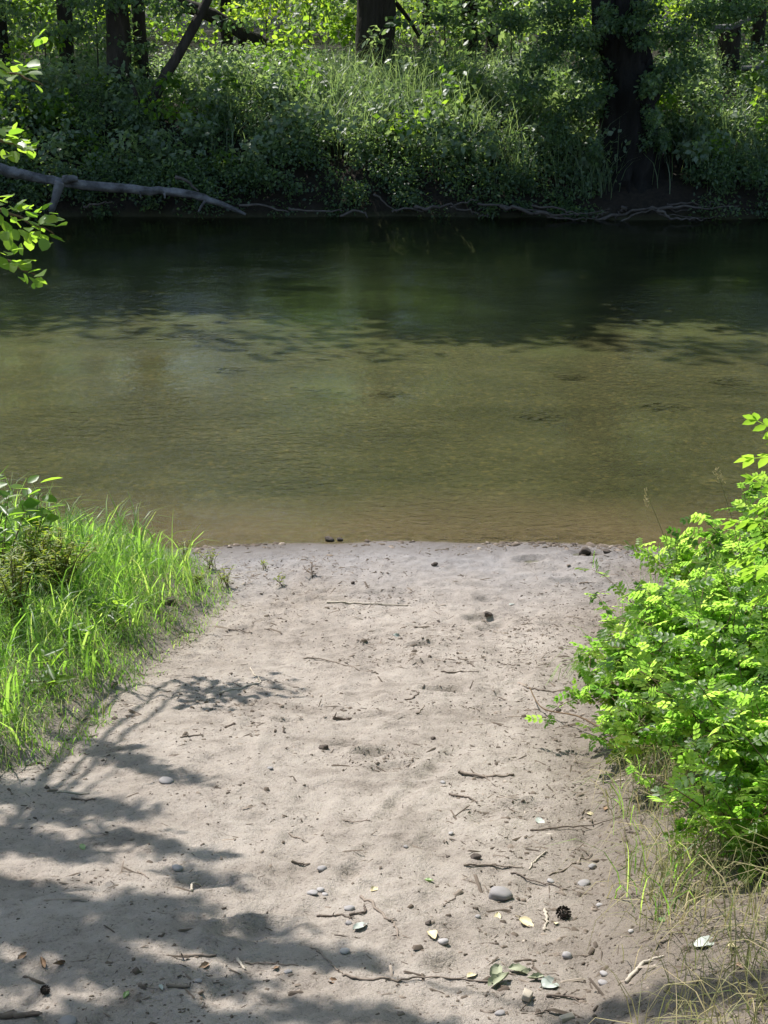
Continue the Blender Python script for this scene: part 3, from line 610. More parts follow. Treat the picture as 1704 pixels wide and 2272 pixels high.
# long grass and stalks on the bank
def blades(name, X, Y, h, w, mat, label, cat, seed, lean=.35, tone=(.5, .22), zf=zbase, kind='stuff', nseg=4, dirx=None):
    r = np.random.default_rng(seed); n = len(X); Z = zf(X, Y) - .01
    a = r.uniform(0, 2 * math.pi, n); dr_ = np.stack([np.cos(a), np.sin(a), 0 * a], -1)
    if dirx is not None: dr_ = norm(dr_ + np.asarray(dirx))
    side = np.cross(dr_, [0, 0, 1.]); ln = lean * r.random(n) ** .7 + .05
    yaw = r.normal(0, .9, n); side = side * np.cos(yaw)[:, None] + dr_ * np.sin(yaw)[:, None]
    P = np.stack([X, Y, Z], -1); Vs = []
    for s in range(nseg + 1):
        t = s / nseg; ang = ln * (.35 + 2.2 * t * t)
        c = P + (np.sin(ang) * h * t)[:, None] * dr_ + (np.cos(np.minimum(ang, 2.3)) * h * t)[:, None] * np.array([0, 0, 1.])
        ww = (w * (1 - t ** 2.2) * (.7 + .3 * min(t * 4, 1)) / 2)[:, None] * side
        if s < nseg: Vs += [c - ww, c + ww]
        else: Vs += [c]
    V = np.stack(Vs, 1); k = V.shape[1]; off = (np.arange(n) * k)[:, None]
    Q = np.concatenate([off + np.array([[2 * s, 2 * s + 1, 2 * s + 3, 2 * s + 2]]) for s in range(nseg - 1)]); T = off + np.array([[2 * nseg - 2, 2 * nseg - 1, 2 * nseg]])
    g = Geo(); g.add(V.reshape(-1, 3), T, Q, np.repeat(np.clip(r.normal(tone[0], tone[1], n), 0, 1), k))
    o = add_obj(name, g.mesh(name, True), mat); tag(o, label, cat, kind=kind); return o
r = np.random.default_rng(31)
gx = np.concatenate([r.normal(.2, 1.7, 3600), r.normal(5.6, .5, 260), r.normal(3.3, .25, 90), r.normal(2.2, .3, 60)]); gd = np.concatenate([r.uniform(.8, 4.5, 3600), r.uniform(.3, 1.6, 260), r.uniform(.2, .5, 90), r.uniform(.2, .6, 60)])
blades('bank_long_grass', gx, Yf(gx) + gd, (.6 + .75 * r.random(len(gx))), .008 + .012 * r.random(len(gx)), M_FERN, 'tall thin grass standing among the far bank undergrowth', 'grass', 32, .3, (.6, .25))

# ---- saplings one can tell apart in the far woods
def sapling(u, v0, v1, y, label, seed, mat=M_FAR, leaf=.12, spread=.45, n=5, nper=60, tone=.6):
    r = np.random.default_rng(seed); a = at_y(u, v0, y); a[2] = float(zbase(a[0:1], a[1:2])[0]); b = at_y(u, v1, y)
    t = thing('sapling', P3(a), label, 'sapling', 'saplings in the far woods')
    g = Geo(); c = curve([a - [0, 0, .05], (a + b) / 2 + [r.normal(0, .06), 0, 0], b + [0, 0, .2]], 10); tube(g, c, np.linspace(.022, .008, 10), 6); add_obj('stem', g.mesh('stem', True, a), M_BARK, t)
    cc = np.array([c[4 + q % 6] + r.normal(0, 1, 3) * [spread, spread * .5, .16] for q in range(n)])
    g = Geo(); clump_leaves(g, cc, np.tile([spread * .8, spread * .6, .22], (n, 1)), nper, leaf, tone, .2, LEAF8, r); tag(add_obj('leaves', g.mesh('leaves', False, a), mat, t), kind='stuff')
sapling(690, 200, 20, 27.5, 'leafy green sapling left of the broad central trunk', 401, M_BACK, .12, .55, 9, 60, .45)
sapling(865, 190, 75, 25.8, 'small sapling with pale star-like leaves in front of the broad central trunk', 402, M_FERN, .13, .32, 5, 30, .7)
sapling(1130, 190, 10, 26.5, 'sapling with pale shining leaves right of the leaning grey trunk', 403, M_FERN, .13, .5, 8, 45, .75)
sapling(985, 180, 40, 26.6, 'sapling with drooping leaves between the broad central trunk and leaning grey trunk', 404, M_FAR, .12, .4, 6, 45, .5)
sapling(215, 200, 60, 25.5, 'dark leafy sapling growing left of the thick leaf-clad trunk', 405, M_FAR, .11, .5, 8, 60, .3)
sapling(90, 190, 60, 27, 'young tree with sunlit leaves between the two leftmost far trunks', 406, M_BACK, .11, .45, 6, 60, .5)
sapling(590, 170, 40, 29, 'bushy sapling above the lower end of the fallen trunk', 407, M_BACK, .11, .55, 9, 60, .4)

# ------------------------------------------------------------------ river weed patches on the bed
for k, (u, v, w, lab) in enumerate([(442, 750, 110, 'long dark weed streak in the water at left, nearest the far bank'), (700, 874, 95, 'narrow dark weed streak under water left of picture centre'), (1180, 925, 90, 'forked dark weed patch under water at right of centre'),
        (1470, 905, 75, 'dark weed patch under water toward the right bush'), (860, 876, 50, 'faint small weed patch just right of the narrow dark streak'), (1600, 848, 80, 'faint dark weed patch under water at the right edge'), (505, 825, 60, 'faint weed streak in the water left of centre below the long dark streak'), (1260, 838, 60, 'faint weed streak above the forked weed patch')]):
    d = ray(u, v); t = None
    q, t = ground_hit(u, v); rr = np.random.default_rng(600 + k); n = int(w * 2.4)
    hw = w / FPX * t / 2
    X = q[0] + rr.normal(0, .6, n) * hw; Y = q[1] + rr.normal(0, .5, n) * hw
    a = rr.normal(0, .35, n); ax = np.stack([np.cos(a), np.sin(a) * .6, .02 + 0 * a], -1)
    P = np.stack([X, Y, zbase(X, Y) + .005 + .012 * rr.random(n)], -1)
    g = Geo(); scatter(g, np.array([(-.06, 0, 0), (.06, 0, 0), (.05, .6, .06), (0, 1, .0), (-.05, .6, .06)]), [(2, 3, 4)], [(0, 1, 2, 4)], P, frames(ax, np.tile([0, 0, 1.], (n, 1)) + rr.normal(0, .3, (n, 3))), .05 + .05 * rr.random(n), rr.random(n))
    o = add_obj('river_weed', g.mesh('river_weed', False, q), M_WEEDBED, None, P3(q)); tag(o, lab, 'river weed', 'weed patches on the riverbed')

# ------------------------------------------------------------------ near left bank
r = np.random.default_rng(41)
def sample_left(n, seed, x0=-3.4, y0=4.5, y1=8.75, pw=1.0):
    r = np.random.default_rng(seed); Y = r.uniform(y0, y1, n); X = r.uniform(x0, -.8, n); d = xl(Y) - X + .18 * fbm(X * 4, Y * 4, 3, 88)
    dens = np.clip((d + .12) / .3, 0, 1) ** pw * (.35 + .65 * np.clip(fbm(X * 2.2, Y * 2.2, 3, 99) + .6, 0, 1))
    k = (r.random(n) < dens) & (Yn(X) - Y > -.12 * (X < -1.6)); return X[k], Y[k], d[k]
X, Y, d = sample_left(44000, 42); rr_ = np.random.default_rng(43)
blades('bank_grass', X, Y, (.07 + .16 * np.clip(d / .6, 0, 1)) * (.4 + 1.1 * rr_.random(len(X))), .0025 + .0045 * rr_.random(len(X)) ** 2, M_GRASS, 'lush bright green grass on the near left bank', 'grass', 44, .6, (.42, .27), zfine)
X, Y, d = sample_left(3000, 45, pw=2); rr_ = np.random.default_rng(46)
k = d > .12
blades('tall_bank_grass', X[k], Y[k], .20 + .26 * rr_.random(k.sum()) + .16 * np.clip(d[k] - .5, 0, 1), .008 + .007 * rr_.random(k.sum()), M_GRASS, 'tall broad grass blades rising from the near left bank', 'grass', 47, .42, (.5, .2), zfine)
X, Y, d = sample_left(9000, 48, pw=.5); rr_ = np.random.default_rng(49); k = d < .2
blades('short_turf', X[k], Y[k], .03 + .05 * rr_.random(k.sum()), .003 + .002 * rr_.random(k.sum()), M_GRASS, 'short sparse grass fringing the sand on the left', 'grass', 50, .6, (.5, .3), zfine)

X, Y, d = sample_left(5200, 61, pw=.8); rr_ = np.random.default_rng(62)
blades('dead_thatch', X, Y, .06 + .20 * rr_.random(len(X)), .002 + .002 * rr_.random(len(X)), M_STRAW, 'dead straw blades mixed into the left bank grass', 'grass', 63, .95, (.5, .25), zfine)

def leafy_plant(name, base, h, nstem, label, cat, mat, leaf, nleaf, seed, spread=.25, tmpl=LEAF8, single=False, group=None, stem_r=.004, lean=(0, 0)):
    r = np.random.default_rng(seed); base = np.asarray(base, float); t = thing(name, P3(base), label, cat, group)
    pos = []; axs = []
    for s in range(nstem):
        a = r.uniform(0, 2 * math.pi); e = base + np.array([math.cos(a) * spread * r.random() + lean[0], math.sin(a) * spread * r.random() + lean[1], h * (.65 + .4 * r.random())])
        c = curve([base + r.normal(0, .02, 3) * [1, 1, 0], (base + e) / 2 + [0, 0, h * .08], e], 9); g = Geo(); tube(g, c, np.linspace(stem_r, stem_r * .4, 9), 5); add_obj('stem', g.mesh('stem', True, base), M_STEM, t)
        for q in range(nleaf):
            f = .25 + .75 * q / nleaf; p = c[min(int(f * 9), 8)] + r.normal(0, .006, 3); b = q * 2.4 + r.normal(0, .3)
            pos.append(p); axs.append((math.cos(b), math.sin(b), .25 + r.normal(0, .2)))
    pos = np.array(pos); axs = norm(np.array(axs)); n = len(pos); nr = norm(np.tile([0, 0, 1.], (n, 1)) + r.normal(0, .35, (n, 3))); sc = leaf * (.6 + .6 * r.random(n))
    if single:
        me = make_mesh('leaf', tmpl[0], [tmpl[1], tmpl[2]] if tmpl[2] is not None else [tmpl[1]], True); M = frames(axs, nr)
        for q in range(n):
            o = add_obj('leaf', me, mat, t); o.matrix_local = Matrix.Translation(Vector(pos[q] - base)) @ Matrix(M[q].tolist()).to_4x4() @ Matrix.Scale(float(sc[q]), 4)
    else:
        g = Geo(); scatter(g, tmpl[0], tmpl[1], tmpl[2], pos, frames(axs, nr), sc, np.clip(r.normal(.5, .25, n), 0, 1)); tag(add_obj('leaves', g.mesh('leaves', False, base), mat, t), kind='stuff')
    return t
def gz(x, y): return np.array([x, y, float(zfine(np.array([x]), np.array([y]))[0])])
NARROW = (LEAF8[0] * np.array([.42, 1, 1]), LEAF8[1], LEAF8[2])
for k, (u, v, lab) in enumerate([(40, 1395, 'bushy yellow-green fine-leaved weed at the left edge above the grass'), (130, 1330, 'fine-leaved yellowish weed right of the bushy left-edge weed'), (70, 1300, 'fine-leaved weed behind the bushy left-edge weed')]):
    q, t = ground_hit(u, v); leafy_plant('bushy_weed', q, .40 - .05 * k, 26, lab, 'weed', M_WEED, .035, 40, 700 + k, .24, NARROW, group='fine-leaved weeds on the left bank')
for k, (u, v, h, lab) in enumerate([(-10, 1250, .62, 'broad-leaved plant highest at the left edge over the water'), (75, 1250, .42, 'broad-leaved plant with a pale shiny leaf among left bank grass'), (185, 1440, .16, 'low broad-leaved plant in the middle of the left grass'), (110, 1520, .14, 'low broad-leaved plant lower down in the left grass'), (5, 1330, .55, 'leafy plant at the left edge in front of the fine-leaved weeds'), (260, 1400, .16, 'small leafy plant near the right side of the left grass')]):
    q, t = ground_hit(u, v); leafy_plant('broadleaf_plant', q, h, 5 if k < 2 or k > 3 else 3, lab, 'plant', M_ALDER, .11 if k < 2 else .09, 9, 720 + k, .2, NARROW if k > 1 else LEAF8, True, 'broad-leaved plants on the left bank')
for k, (u, v, lab) in enumerate([(410, 1240, 'small reddish weed tuft on the sand edge nearest the water'), (470, 1262, 'small reddish-green weed tuft at the right tip of the grass'), (500, 1300, 'tiny weed tuft at the outer end of the left grass'), (585, 1262, 'lone sprig standing in the damp sand'), (690, 1278, 'lone dark dry sprig standing on damp sand near the water'), (440, 1300, 'low weed tuft in the grass near the damp sand'), (620, 1300, 'wisp of green weed on sand right of the grass tip')]):
    q, t = ground_hit(u, v, zfine); leafy_plant('weed_tuft', q, .13 if k < 3 else .08, 9 if k < 3 or k == 5 else 3, lab, 'weed', M_WEED if k != 4 else M_STEM, .028, 9, 740 + k, .10 if k < 3 else .05, NARROW, group='weed tufts by the damp sand', stem_r=.0025)

# ---- tree standing on the left bank just outside the frame; its lower branches reach into view
tb = gz(-2.85, 5.3); alder = thing('alder_tree', P3(tb), 'tree outside the left edge whose leafy branches reach into view and shade the sand', 'tree')
g = Geo(); tube(g, curve([tb - [0, 0, .2], tb + [-.05, 0, 2.0], tb + [.05, .1, 4.2], tb + [.2, 0, 6.5]], 24), np.linspace(.13, .04, 24), 14, .5, .15, 8); add_obj('trunk', g.mesh('trunk', True, tb), M_BARK, alder)
leaf_me = make_mesh('leaf', np.array([(0, 0, 0), (.27, .2, .05), (.40, .5, .06), (.25, .84, .02), (0, 1, -.08), (-.25, .84, .02), (-.40, .5, .06), (-.27, .2, .05), (0, .28, .0), (0, .62, -.03), (0, -.18, .02)]),
                    [np.array([(0, 1, 8), (0, 8, 7), (4, 9, 3), (4, 5, 9), (2, 3, 9), (9, 5, 6)]), np.array([(1, 2, 9, 8), (8, 9, 6, 7)])], True)
r = np.random.default_rng(55)
BR = [([(-160, 60), (-40, 150), (40, 165), (95, 190)], [(10, 150), (35, 148), (60, 152), (80, 148), (30, 172), (55, 180), (70, 170), (85, 185), (15, 178), (5, 165), (90, 95), (100, 92)], 6.9),
      ([(-160, 220), (-40, 290), (30, 320), (75, 340)], [(5, 285), (20, 292), (30, 300), (15, 325), (40, 330), (55, 320), (70, 330), (50, 345), (68, 355), (28, 340), (8, 340)], 6.8),
      ([(-160, 420), (-40, 450), (40, 480), (120, 520)], [(5, 455), (25, 452), (45, 462), (60, 470), (80, 470), (95, 476), (112, 476), (20, 480), (40, 492), (62, 490), (85, 495), (105, 500), (125, 505), (15, 510), (40, 520), (60, 530), (85, 525), (110, 538), (128, 540), (30, 545), (55, 552), (75, 540), (8, 535), (5, 490)], 6.7),
      ([(-160, 520), (-60, 550), (20, 580), (90, 620)], [(15, 575), (35, 585), (55, 595), (75, 600), (95, 612), (60, 625), (80, 640), (40, 600), (5, 590)], 6.6)]
for pl, lv, dp in BR:
    pts = [tb + [.02, 0, 3.2]] + [at_depth(u, v, dp) for u, v in pl]
    g = Geo(); c = curve(pts, 22, .004, 3); tube(g, c, np.linspace(.016, .003, 22), 6)
    br = add_obj('branch', g.mesh('branch', True, tb), M_STEM, alder)
    for (u, v) in lv:
        for rep in range(3 if r.random() < .45 else 2):
            p = at_depth(u + r.normal(0, 8), v - 8 + r.normal(0, 8), dp + r.normal(0, .12)); k = int(np.argmin(np.linalg.norm(c - p, axis=1)))
            ax = norm(p - c[max(k - 1, 0)] + r.normal(0, .03, 3) + [.03, 0, -.02]); nr = norm(np.array([r.normal(0, .35), r.normal(-.1, .35), 1.0]))
            M = frames(ax[None], nr[None])[0]; s = .074 * (.65 + .6 * r.random())
            o = add_obj('leaf', leaf_me, M_ALDER, br); o.matrix_local = Matrix.Translation(Vector(p - tb - ax * s * .5)) @ Matrix(M.tolist()).to_4x4() @ Matrix.Scale(float(s), 4)
# crown: clumps above eye level; chosen so that the shade falls on the lower left of the sand
cc = []; cr = []
BANDS = [((130, 1625), (330, 1672), 18), ((200, 1660), (440, 1740), 16), ((-60, 1740), (310, 1805), 36), ((-60, 1845), (220, 1905), 42), ((230, 1850), (500, 1905), 32), ((380, 1925), (515, 1972), 13), ((60, 1800), (200, 1830), 16),
         ((-60, 1985), (450, 2025), 55), ((-60, 2060), (180, 2090), 35), ((240, 2040), (570, 2105), 50), ((500, 2090), (840, 2135), 30), ((540, 2030), (645, 2065), 16), ((130, 2150), (570, 2185), 38), ((-60, 2150), (60, 2190), 20), ((120, 2250), (620, 2265), 42), ((600, 2235), (1010, 2280), 24),
         ((1270, 2268), (1450, 2218), 22), ((1440, 2235), (1750, 2165), 42), ((-60, 2260), (100, 2290), 30)]
bandP = []
for (a, b, th) in BANDS:
    qa, ta = ground_hit(*a); qb, tb_ = ground_hit(*b); m = (qa + qb) / 2; dep = (ta + tb_) / 2
    hw = th / FPX * dep / .62; L = np.linalg.norm(qb - qa); n = int(L * hw * 2 * 9500); f = r.beta(1.3, 1.5, n); w = r.normal(0, .5, n) * hw * (1.15 - .6 * f)
    k = vnoise(f * L * 11 + 9, w * 19 + th, 733) * .75 + vnoise(f * L * 4, w * 7 + th, 734) * .35 + .2 * r.random(n) > .50
    P = qa + (qb - qa) * f[:, None]; P[:, 1] += w; P[:, 0] += r.normal(0, .04, n); h0 = 3.0 + .9 * r.random(); P = P[k]
    P = P + SUN[None] / SUN[2] * (h0 + r.normal(0, .18, len(P)))[:, None]; bandP.append(P); cc.append(P.mean(0)); cr.append((.05, .05, .05))
bandP = np.concatenate(bandP); bandP = bandP[bandP[:, 2] > 3.75]
for q in range(14): cc.append(tb + np.array([-1.3 + r.normal(0, .6), .1 + r.normal(0, .5), 4.6 + r.normal(0, .8)])); cr.append((.45, .45, .3))
cc = np.array(cc); cc[:, 2] = np.maximum(cc[:, 2], 4.15); cr = np.array(cr)
for q in range(0, len(cc), 2):
    a = tb + [.05, .05, min(max(cc[q][2] - tb[2] - .5, 2.6), 5.5)]; g = Geo(); tube(g, curve([a, (a + cc[q]) / 2 + [0, 0, .15], cc[q]], 9), np.linspace(.025, .004, 9), 5); add_obj('limb', g.mesh('limb', True, tb), M_BARK, alder)
g = Geo(); 
clump_leaves(g, cc[len(BANDS):], cr[len(BANDS):], 90, .06, .5, .2, LEAF4, r)
n = len(bandP); scatter(g, LEAF4[0], LEAF4[1], None, bandP, frames(rand_dirs(n, 0, r), norm(np.tile([0, 0, 1.], (n, 1)) + r.normal(0, .4, (n, 3)))), .05 * (.6 + .8 * r.random(n)), r.random(n))
tag(add_obj('crown', g.mesh('crown', False, tb), M_CROWN, alder), kind='stuff')

# ------------------------------------------------------------------ near right bank: shrubs
comp = compound(7, .62); CT = stamp(comp)
rose_leaf = make_mesh('leaf', CT[0], [CT[2]], False)
def rose_shrub(x, y, h, rx, label, seed, ncane=26, leaf=.085, dirx=(0, 0)):
    r = np.random.default_rng(seed); base = gz(x, y); t = thing('rose_shrub', P3(base), label, 'shrub', 'shrubs on the right bank')
    P = []; A = []; N = []
    for q in range(ncane):
        a = r.uniform(0, 2 * math.pi); rad = rx * (.25 + .75 * r.random() ** .6); hh = h * (.35 + .65 * r.random()) * (1.05 - .35 * (rad / rx) ** 2)
        e = base + np.array([math.cos(a) * rad + dirx[0] * r.random(), math.sin(a) * rad + dirx[1] * r.random(), hh]); b0 = base + np.array([math.cos(a), math.sin(a), 0]) * .08 * r.random()
        c = curve([b0 - [0, 0, .03], (b0 * .55 + e * .45) + [0, 0, hh * .28], e, e + (e - base) * [.25, .25, -.05]], 14, .006, seed + q)
        g = Geo(); tube(g, c, np.linspace(.0045, .0015, 14), 5); 
        tips = [c]
        for s in range(5):
            k = r.integers(3, 13); p = c[k]; dd = norm(r.normal(size=3) * [1, 1, .4] + [0, 0, .35] + norm(p - base) * .5); L = .10 + .16 * r.random(); sc2 = curve([p, p + dd * L * .6 + [0, 0, .02], p + dd * L], 6); tube(g, sc2, np.linspace(.002, .001, 6), 4); tips.append(sc2)
        add_obj('cane', g.mesh('cane', True, base), M_STEM, t)
        for ci, cv in enumerate(tips):
            m = len(cv); lo = 4 if ci == 0 else 1
            for k in range(lo, m):
                for rep in range(2 if ci == 0 else 2):
                    dd = norm(r.normal(size=3) * [1, 1, .35] + [0, 0, .1]); P.append(cv[k]); A.append(dd); N.append(norm(np.array([-.3, .65, 1.]) + r.normal(0, .55, 3)))
    P = np.array(P); A = np.array(A); N = np.array(N); n = len(P); sc = leaf * (.65 + .6 * r.random(n)); M = frames(A, N)
    # the leaves nearest the viewer and the outside are single leaves, the rest one mass
    score = np.linalg.norm((P - base) / [rx, rx, h], axis=1) - .35 * (P[:, 1] - base[1]) / rx - .25 * (P[:, 0] - base[0]) / rx
    inview = (np.abs(P[:, 0]) < .30 * (P[:, 1] * math.cos(PITCH) + (CAM_H - P[:, 2]) * math.sin(PITCH)))
    order = np.argsort(-(score + 5 * inview)); first = order[:300]; rest = order[300:]
    for q in first:
        o = add_obj('leaf', rose_leaf, M_ROSE_O, t); o.matrix_local = Matrix.Translation(Vector(P[q] - base)) @ Matrix(M[q].tolist()).to_4x4() @ Matrix.Scale(float(sc[q]), 4)
    g = Geo(); scatter(g, CT[0], None, CT[2], P[rest], M[rest], sc[rest], np.clip(r.normal(.5, .25, len(rest)), 0, 1)); tag(add_obj('inner_leaves', g.mesh('inner_leaves', False, base), M_ROSE, t), kind='stuff')
rose_shrub(2.78, 7.2, .42, .45, 'bright green shrub nearest the water on the right', 801, 22, .085)
rose_shrub(2.02, 5.95, .42, .60, 'bright yellow-green shrub whose sprays reach farthest left over the sand', 802, 36, .085)
rose_shrub(2.05, 5.4, .74, .50, 'dense bright green shrub at the middle of the right edge', 803, 42, .085)
rose_shrub(1.48, 4.9, .42, .52, 'low sprawling shrub under the long bare cane', 804, 44, .08)
rose_shrub(1.32, 4.1, .42, .45, 'green shrub on the right between the low sprawling one and the dry grass', 807, 42, .075)
rose_shrub(1.26, 3.5, .34, .38, 'darker green shrub lowest on the right, behind the dry grass', 805, 38, .068)
rose_shrub(1.05, 4.65, .22, .28, 'small low shrub spilling onto the sand left of the others', 806, 16, .07)
# long bare cane arching over the sand
cane = [(1180, 1530), (1200, 1570), (1290, 1592), (1380, 1650), (1500, 1745)]
wood('bare_cane', [at_depth(1175, 1525, 6.25), at_depth(1205, 1572, 6.0), at_depth(1290, 1592, 5.7), at_depth(1380, 1650, 5.4), at_depth(1500, 1750, 5.0)], .0028, .005, 'long thin bare brown cane arching left out of the right shrubs', 'cane', M_STEM, 20, 5, 0, 12)

# taller plants with big leaves entering at the right edge
ASH = stamp(compound(7, .52, .2)); ash_me = make_mesh('leaf', ASH[0], [ASH[2]], False)
def big_leaf_plant(base, leaves, label, mat, dp, size, seed, name='elder_shrub'):
    r = np.random.default_rng(seed); t = thing(name, P3(base), label, 'shrub', 'big-leaved plants at the right edge')
    for (u, v, du, dv, s) in leaves:
        p = at_depth(u, v, dp); q = at_depth(u + du, v + dv, dp + r.normal(0, .05)); ax = norm(q - p)
        root = at_depth(1800, v + 60, dp); g = Geo(); tube(g, curve([base, base * .4 + root * .6 + [0, 0, -.1], root, p], 14), np.linspace(.006, .002, 14), 6); add_obj('stem', g.mesh('stem', True, base), M_STEM, t)
        for q2 in range(4):
            e0 = base + (root - base) * (.35 + .2 * q2) + np.array([.05 + .1 * r.random(), r.normal(0, .05), 0]); ax2 = norm(np.array([.9, r.normal(0, .7), .1])); M2 = frames(ax2[None], norm(np.array([[.0, .4, 1.]])))[0]
            o = add_obj('leaf', ash_me, mat, t); o.matrix_local = Matrix.Translation(Vector(e0 - base)) @ Matrix(M2.tolist()).to_4x4() @ Matrix.Scale(size * s * .9, 4)
        M = frames(ax[None], norm(np.array([[r.normal(0, .3), .8, .8]])))[0]
        o = add_obj('leaf', ash_me, mat, t); o.matrix_local = Matrix.Translation(Vector(p - base)) @ Matrix(M.tolist()).to_4x4() @ Matrix.Scale(size * s, 4)
big_leaf_plant(gz(2.25, 5.2), [(1740, 965, -80, -45, .9), (1760, 1010, -120, 5, 1.1), (1740, 1000, -60, -80, .7), (1730, 1045, -60, 10, .7)], 'tall shrub with large lit leaves against the water at right edge', M_ALDER, 4.9, .19, 811)
big_leaf_plant(gz(2.3, 5.6), [(1740, 1120, -100, 10, .9), (1700, 1160, -110, -5, 1.0), (1730, 1180, -70, 40, .8), (1720, 1090, -70, -40, .8), (1690, 1230, -90, 20, .9), (1740, 1260, -110, 20, 1.)], 'pale glossy large-leaved plant atop the right shrubs', M_ALDER, 5.4, .19, 812)
big_leaf_plant(gz(1.45, 2.6), [(1760, 1250, -120, 10, 1.), (1770, 1300, -120, 30, 1.)], 'shaded dark leaf hanging close at the right edge', M_FAR, 3.0, .13, 813, 'near_sapling')

# ---- dry grass below the right shrubs
def sample_right(n, seed, y0, y1, x1=2.4, off=.05):
    r = np.random.default_rng(seed); Y = r.uniform(y0, y1, n); X = r.uniform(.4, x1, n); d = X - xr(Y) - off + .15 * fbm(X * 5, Y * 5, 3, 188)
    k = r.random(n) < np.clip(d / .25, 0, 1) * (.3 + .7 * np.clip(fbm(X * 3, Y * 3, 3, 199) + .5, 0, 1)); return X[k], Y[k]
X, Y = sample_right(27000, 51, 2.2, 4.8, 4.2); rr_ = np.random.default_rng(52)
blades('dry_grass', X, Y, .08 + .22 * rr_.random(len(X)), .0022 + .002 * rr_.random(len(X)), M_STRAW, 'dry straw-coloured grass under the right shrubs', 'grass', 53, .75, (.55, .25), zfine)
X, Y = sample_right(9000, 54, 3.0, 8.0, 4.4); rr_ = np.random.default_rng(55)
blades('right_bank_grass', X, Y, .10 + .22 * rr_.random(len(X)), .003 + .003 * rr_.random(len(X)), M_GRASS, 'green grass growing among the right shrubs', 'grass', 56, .55, (.4, .25), zfine)
# green tuft lying out over the sand, and two seed stalks against the water
q, t = ground_hit(1350, 1500, zfine); rr_ = np.random.default_rng(57); n = 46
blades('grass_tuft', q[0] + rr_.normal(0, .04, n), q[1] + rr_.normal(0, .04, n), .16 + .2 * rr_.random(n), np.full(n, .006), M_GRASS, 'green grass tuft splaying left over the sand beside the right shrub', 'grass', 58, .8, (.5, .2), zfine, None, dirx=(-.8, -.1, 0))
for k, (u, v, dp, lab) in enumerate([(1432, 1088, 6.3, 'single pale seed head on a thin stalk before the water'), (1590, 1040, 5.6, 'drooping brown seed head near the right edge before the water')]):
    p = at_depth(u, v, dp); b = gz(p[0] + .25, p[1] + .05); t = thing('seed_stalk', P3(b), lab, 'grass stalk')
    c = curve([b, (b + p) / 2 + [.03, 0, .05], p], 12); g = Geo(); tube(g, c, np.linspace(.0022, .001, 12), 5); add_obj('stalk', g.mesh('stalk', True, b), M_STRAW, t)
    rr_ = np.random.default_rng(k); n = 40; f = rr_.random(n); dr0 = np.array([.012, 0, -.085]) if k == 0 else np.array([.03, 0, -.06]); P = p + f[:, None] * dr0 + rr_.normal(0, .003 + .006 * k, (n, 3))
    g = Geo(); scatter(g, NARROW[0], NARROW[1], NARROW[2], P, frames(rr_.normal(0, .4, (n, 3)) + norm(-dr0), rr_.normal(0, 1, (n, 3))), np.full(n, .016), np.full(n, .9)); add_obj('seed_head', g.mesh('seed_head', False, b), M_STRAW, t)

# ------------------------------------------------------------------ things lying on the sand
def twig(pl, wpx, label, mat=None, seed=0, cat='twig', name='twig', fork=None):
    P = [ground_hit(u, v, zfine)[0] for u, v in pl]; d0 = ground_hit(*pl[0])[1]; rr = max(wpx / FPX * d0 / 2, .0016)
    n = 8 + 4 * len(P); o = P3(P[0]); c = curve(np.array(P), n)
    L = np.linalg.norm(c[-1] - c[0]); r2 = np.random.default_rng(seed + 900); c[1:-1, :2] += r2.normal(0, .006 * L + .0008, (n - 2, 2))
    c[:, 2] = zfine(c[:, 0], c[:, 1]) * .6 + np.linspace(c[0, 2], c[-1, 2], n) * .4; c[:, 2] = np.maximum(c[:, 2], zfine(c[:, 0], c[:, 1]) - rr * .3) + rr * .75
    g = Geo(); tube(g, c, np.linspace(rr * 1.1, rr * .6, n), 7, .5, .35, seed)
    for q in range(1 + n // 9):
        k = int(r2.integers(2, n - 2)); dd = norm(c[k + 1] - c[k] + r2.normal(0, .6, 3) * np.linalg.norm(c[k + 1] - c[k])); tube(g, curve([c[k], c[k] + dd * rr * 5], 4), np.linspace(rr * .6, rr * .3, 4), 5)
    return tag(add_obj(name, g.mesh(name, True, o), mat or M_TWIG, None, o), label, cat, 'twigs on the sand' if cat == 'twig' else None)
